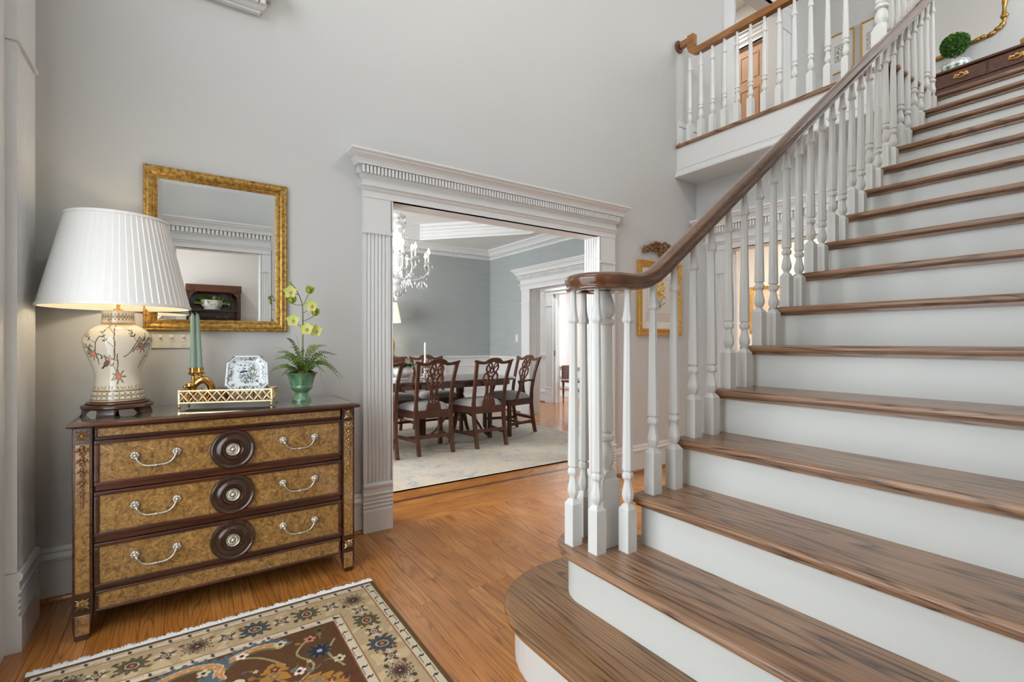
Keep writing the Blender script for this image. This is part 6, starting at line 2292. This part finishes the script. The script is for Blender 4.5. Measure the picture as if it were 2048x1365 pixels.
# upstairs pictures
art3 = Canvas(0.3, 0.35, 60, 70, (222, 220, 214))
art3.rect(0.09, 0.21, 0.10, 0.25, (96, 92, 88))
art3.rect(0.096, 0.204, 0.106, 0.244, (208, 204, 196))
for i in range(12):
    art3.leaf(0.12 + 0.005 * (i % 3), 0.12 + 0.009 * i, 0.02, 0.008, i * 1.3, (72, 64, 58))
    art3.leaf(0.17 + 0.004 * (i % 2), 0.14 + 0.007 * i, 0.016, 0.006, i * 1.9, (92, 84, 76))
TE = Tx((6.75, 0, 0), (0, -1), (-1, 0))
picture('small_print', 'thin gold-framed print with a wide white mat on the upper hall wall', TE, -2.84, -2.53, 4.50, 4.985, 0.016, 'gilt_bright', art3)
picture('hall_print', 'gold-framed print half hidden by the upstairs newel post', TE, -2.46, -2.30, 4.50, 4.985, 0.016, 'gilt_bright', art3)

# ------------------------------------------------------------------ upper hall: console, topiary, gilt mirror
cn_ = thing('console_table', 'dark mahogany console table with brass pulls at the top of the stairs', 'console table', (6.55, 1.0, F2))
MB().box(6.345, 6.74, 0.26, 1.70, 3.872, 3.897).build('top', 'table_mahogany', cn_, bevel=0.006)
MB().box(6.375, 6.74, 0.29, 1.67, 3.64, 3.872).build('case', 'table_mahogany', cn_)
for i in range(3):
    y1_ = 1.655 - 0.385 * i
    y0_ = y1_ - 0.37
    dd = MB().box(6.362, 6.376, y0_, y1_, 3.735, 3.862).build('drawer', 'table_mahogany', cn_, bevel=0.003)
    yc_ = (y0_ + y1_) / 2
    m_ = MB()
    for j in range(7):
        a = PI * j / 6
        m_.sphere((6.358, yc_ + 0.045 * math.cos(a), 3.80 + 0.016 * math.sin(a) + 0.01 * (j % 2)), 0.0115, 8, 6, (0.4, 1.2, 1))
    m_.tube([(6.35, yc_ - 0.04, 3.80), (6.338, yc_ - 0.025, 3.782), (6.336, yc_, 3.776), (6.338, yc_ + 0.025, 3.782), (6.35, yc_ + 0.04, 3.80)], 0.0045, 8)
    m_.build('pull', 'gilt_bright', dd, smooth=180)
for y_ in (0.30, 1.62):
    for x_ in (6.385, 6.70):
        MB().box(x_, x_ + 0.035, y_, y_ + 0.035, F2, 3.64).build('leg', 'mahogany', cn_)
TPX = (6.53, 1.555)
po2 = thing('topiary', 'round boxwood topiary in a white and green porcelain pot on the upstairs console', 'topiary', (TPX[0], TPX[1], 3.8975))
cvt = Canvas(0.7, 0.11, 120, 40, (232, 234, 232))
for i in range(10):
    for j in range(6):
        cvt.leaf(0.04 + 0.07 * i, 0.055, 0.026, 0.011, j * PI / 3, (86, 140, 116))
    cvt.line([(0.07 * i, 0.1), (0.035 + 0.07 * i, 0.094), (0.07 + 0.07 * i, 0.1)], 0.004, (120, 110, 90))
tpp = np.array(spline([(0.075, 0.0), (0.08, 0.008), (0.10, 0.03), (0.112, 0.06), (0.108, 0.085), (0.118, 0.11)], 6))
painted_grid('pot', cvt, lambda X, Y: ((np.interp(Y, tpp[:, 1], tpp[:, 0]) * (1 + 0.03 * np.cos(X / 0.7 * 2 * PI * 10))) * np.cos(X / 0.7 * 2 * PI), (np.interp(Y, tpp[:, 1], tpp[:, 0]) * (1 + 0.03 * np.cos(X / 0.7 * 2 * PI * 10))) * np.sin(X / 0.7 * 2 * PI), Y), 'painted_china', po2)
MB().lathe([(0.105, 0.09), (0.06, 0.1), (0.001, 0.102)], 20, (TPX[0], TPX[1], 3.8975), cap=False).build('soil', 'moss', po2)
MB().tube([(TPX[0], TPX[1], 3.99), (TPX[0] + 0.004, TPX[1], 4.10)], 0.008, 8).build('trunk', 'twig', po2)
BC = Vector((TPX[0], TPX[1], 4.20))
for mt, nleaf, sd_ in (('boxwood', 2000, 1), ('boxwood_light', 900, 2)):
    rb = random.Random(sd_)
    m_ = MB()
    for i in range(nleaf):
        d = Vector((rb.gauss(0, 1), rb.gauss(0, 1), rb.gauss(0, 1))).normalized()
        p = BC + Vector((d.x, d.y, d.z * 0.95)) * (0.104 + rb.uniform(-0.026, 0.010))
        a = (d + Vector((rb.uniform(-.8, .8), rb.uniform(-.8, .8), rb.uniform(-.8, .8)))).normalized()
        b = a.cross(Vector((rb.random(), rb.random(), rb.random()))).normalized()
        L, w = 0.016, 0.007
        b0 = len(m_.v)
        m_.v += [p, p + a * L * 0.5 + b * w, p + a * L, p + a * L * 0.5 - b * w]
        m_.f.append((b0, b0 + 1, b0 + 2, b0 + 3))
    m_.build('foliage', mt, po2, fix=False)['kind'] = 'stuff'
MB().sphere(tuple(BC), 0.084, 16, 10).build('foliage_core', 'leaf_dark', po2)
gmr = thing('gilt_mirror', 'large mirror in a curving gilt frame above the upstairs console', 'mirror', TE(-1.735, 0, 4.18))
half = [(0.0, 4.215), (0.1, 4.225), (0.2, 4.24), (0.3, 4.258), (0.38, 4.262), (0.44, 4.275), (0.49, 4.32), (0.505, 4.38), (0.50, 4.46), (0.515, 4.62), (0.53, 4.85), (0.51, 5.05), (0.42, 5.2), (0.22, 5.3), (0.0, 5.34)]
half = [(a * 1.0, b) for a, b in half]
YM = 1.735
outl = spline([(YM - a, b) for a, b in half], 5)
outr = spline([(YM + a, b) for a, b in half[::-1]], 5)
loop = outl + outr[1:-1]
m_ = MB()
m_.tube([(6.735, y_, z_) for y_, z_ in loop], [0.02 + 0.006 * math.sin(i * 0.9) for i in range(len(loop))], 8, closed=True)
for i in range(0, len(loop), 9):
    m_.sphere((6.722, loop[i][0], loop[i][1]), 0.026, 8, 6, (0.7, 1.3, 0.9))
m_.build('frame', 'gilt', gmr, smooth=180)
m_ = MB()
m_.v = [(6.744, y_, z_) for y_, z_ in loop]
m_.f = [tuple(range(len(loop)))]
m_.build('mirror_pane', 'mirror_glass', gmr)
o = thing('gilt_ornament', 'small gilded ornament at the right end of the upstairs console', 'ornament', (6.5, 1.02, 3.8975))
MB().lathe([(0.05, 0), (0.055, 0.01), (0.04, 0.03), (0.06, 0.06), (0.065, 0.09), (0.03, 0.12), (0.001, 0.13)], 20, (6.5, 1.02, 3.8975)).build('body', 'gilt_bright', o, smooth=50)

# ------------------------------------------------------------------ study seen in the mirror: bookcase and planter
bk = thing('bookcase', 'dark wooden open bookcase with carved corner brackets reflected in the gold mirror', 'bookcase', (0.45, -3.08, 0))
bx0, bx1, by0, by1, bzt = 0.085, 0.815, -3.22, -2.95, 2.065
m_ = MB()
m_.box(bx0, bx0 + 0.045, by0, by1, 0, bzt - 0.1).box(bx1 - 0.045, bx1, by0, by1, 0, bzt - 0.1).box(bx0, bx1, by0, by0 + 0.02, 0, bzt - 0.1)
m_.build('carcass', 'dark_wood', bk)
MB().box(bx0 - 0.01, bx1 + 0.01, by0, by1 + 0.012, bzt - 0.11, bzt).build('top', 'mahogany', bk, bevel=0.006)
for z in (0.06, 0.45, 0.9, 1.455, 1.655):
    MB().box(bx0 + 0.045, bx1 - 0.045, by0 + 0.02, by1 - 0.01, z, z + 0.025).build('shelf', 'dark_wood', bk)
for sgn, u in ((1, bx0 + 0.045), (-1, bx1 - 0.045)):
    MB().prism([(u, bzt - 0.11), (u + sgn * 0.09, bzt - 0.11), (u + sgn * 0.075, bzt - 0.13), (u + sgn * 0.05, bzt - 0.13), (u + sgn * 0.04, bzt - 0.16), (u + sgn * 0.018, bzt - 0.17), (u + sgn * 0.014, bzt - 0.2), (u, bzt - 0.21)], by1 - 0.015, by1, lambda p, q, t: (p, t, q)).build('corner_bracket', 'mahogany', bk)
o = thing('white_planter', 'white scalloped planter of ivy on the bookcase shelf in the mirror', 'planter', (0.42, -3.05, 1.681))
m_ = MB()
pr = [(0.09, 0), (0.095, 0.01), (0.085, 0.025), (0.115, 0.06), (0.125, 0.10), (0.12, 0.135), (0.13, 0.15), (0.11, 0.145), (0.001, 0.14)]
for r, z in pr:
    for i in range(48):
        a = 2 * PI * i / 48
        q = r * (1 + 0.05 * math.cos(6 * a))
        m_.v.append((0.42 + q * math.cos(a) * 1.15, -3.06 + q * math.sin(a) * 0.8, 1.681 + z))
for j in range(len(pr) - 1):
    for i in range(48):
        k2 = (i + 1) % 48
        m_.f.append((j * 48 + i, j * 48 + k2, (j + 1) * 48 + k2, (j + 1) * 48 + i))
m_.build('pot', 'ceramic_grey', o, smooth=60)
m_ = MB()
for i in range(120):
    a, r = RND.uniform(0, 6.28), 0.2 * math.sqrt(RND.random())
    petal(m_, (0.42 + r * math.cos(a) * 1.1, -3.06 + 0.4 * r * math.sin(a), 1.83 + 0.05 * (1 - r / 0.2) - (0.06 if r > 0.15 else 0)), (math.cos(a) + RND.uniform(-.3, .3), 0.3, RND.uniform(-0.4, 0.8)), 0.045, 0.018, 0.01, (0, 1, 0.5))
m_.build('ivy', 'leaf_green', o, fix=False)['kind'] = 'stuff'
for i, (u, cc_, lab) in enumerate(((0.22, (190, 60, 50), 'small red trinket on the lower bookcase shelf in the mirror'), (0.34, (70, 90, 130), 'small blue trinket on the lower bookcase shelf in the mirror'), (0.50, (200, 190, 170), 'small cream trinket on the lower bookcase shelf in the mirror'), (0.62, (170, 130, 60), 'small gold trinket on the lower bookcase shelf in the mirror'))):
    simple('trinket_%d' % i, S(*cc_), 0.35)
    o = MB().lathe([(0.02, 0), (0.028, 0.03), (0.024, 0.06), (0.012, 0.075), (0.016, 0.085), (0.001, 0.09)], 14, (u, -3.02, 1.4805)).build('trinket', 'trinket_%d' % i, None, smooth=60)
    tag(o, lab, 'trinket', 'trinkets on the bookcase')


# ------------------------------------------------------------------ unseen ceiling lights and lantern added to brighten the rooms
def add_fill_downlight(x, y, z, power, col, lab):  # invented fitting, added where a room came out too dark
    o = thing('fill_downlight', lab, 'added ceiling light', (x, y, z))
    MB().lathe([(0.06, -0.004), (0.085, -0.006), (0.09, -0.001), (0.06, -0.001)], 24, (x, y, z)).build('trim_ring', 'trim_paint', o)
    MB().lathe([(0.06, -0.004), (0.059, -0.0035)], 24, (x, y, z)).build('lens', 'fill_disc_glow', o)
    d = bpy.data.lights.new('fill_downlight_lamp', 'AREA')
    d.shape = 'DISK'
    d.size = 0.14
    d.energy = power
    d.color = col
    q = bpy.data.objects.new('fill_downlight_lamp', d)
    COL.objects.link(q)
    q.location = (x, y, z - 0.012)


add_fill_downlight(5.35, 6.6, 2.80, 17, (0.95, 0.98, 1.0), 'recessed light added to brighten the passage, out of frame')
add_fill_downlight(5.45, 2.4, 2.76, 62, (1, 0.98, 0.95), 'recessed light added to brighten the back room, out of frame')
add_fill_downlight(5.35, 4.2, CE - 0.1, 22, (1, 0.96, 0.90), 'recessed light added to brighten the upstairs passage, out of frame')
add_fill_downlight(0.2, -2.3, 2.90, 7, (1, 0.95, 0.88), 'recessed light added to brighten the study, out of frame')
ln = thing('fill_lantern', 'lantern added high over the foyer as unseen fill light, out of frame', 'lantern', (2.2, 0.6, 4.2))  # invented lantern, added to light the foyer walls and trim more evenly
MB().tube([(2.2, 0.6, CE), (2.2, 0.6, 4.75)], 0.008, 6).build('chain', 'polished_brass', ln)
for i in range(6):
    a = 2 * PI * i / 6
    MB().tube([(2.2 + 0.05 * math.cos(a), 0.6 + 0.05 * math.sin(a), 4.75), (2.2 + 0.2 * math.cos(a), 0.6 + 0.2 * math.sin(a), 4.62), (2.2 + 0.16 * math.cos(a), 0.6 + 0.16 * math.sin(a), 4.22)], 0.008, 6).build('rib', 'polished_brass', ln)
MB().lathe([(0.16, 4.20), (0.165, 4.21), (0.165, 4.23), (0.15, 4.23)], 24, (2.2, 0.6, 0)).build('base_ring', 'polished_brass', ln)
point('fill_lantern_light', (2.2, 0.6, 4.42), 64, (1, 0.985, 0.955), 0.12)
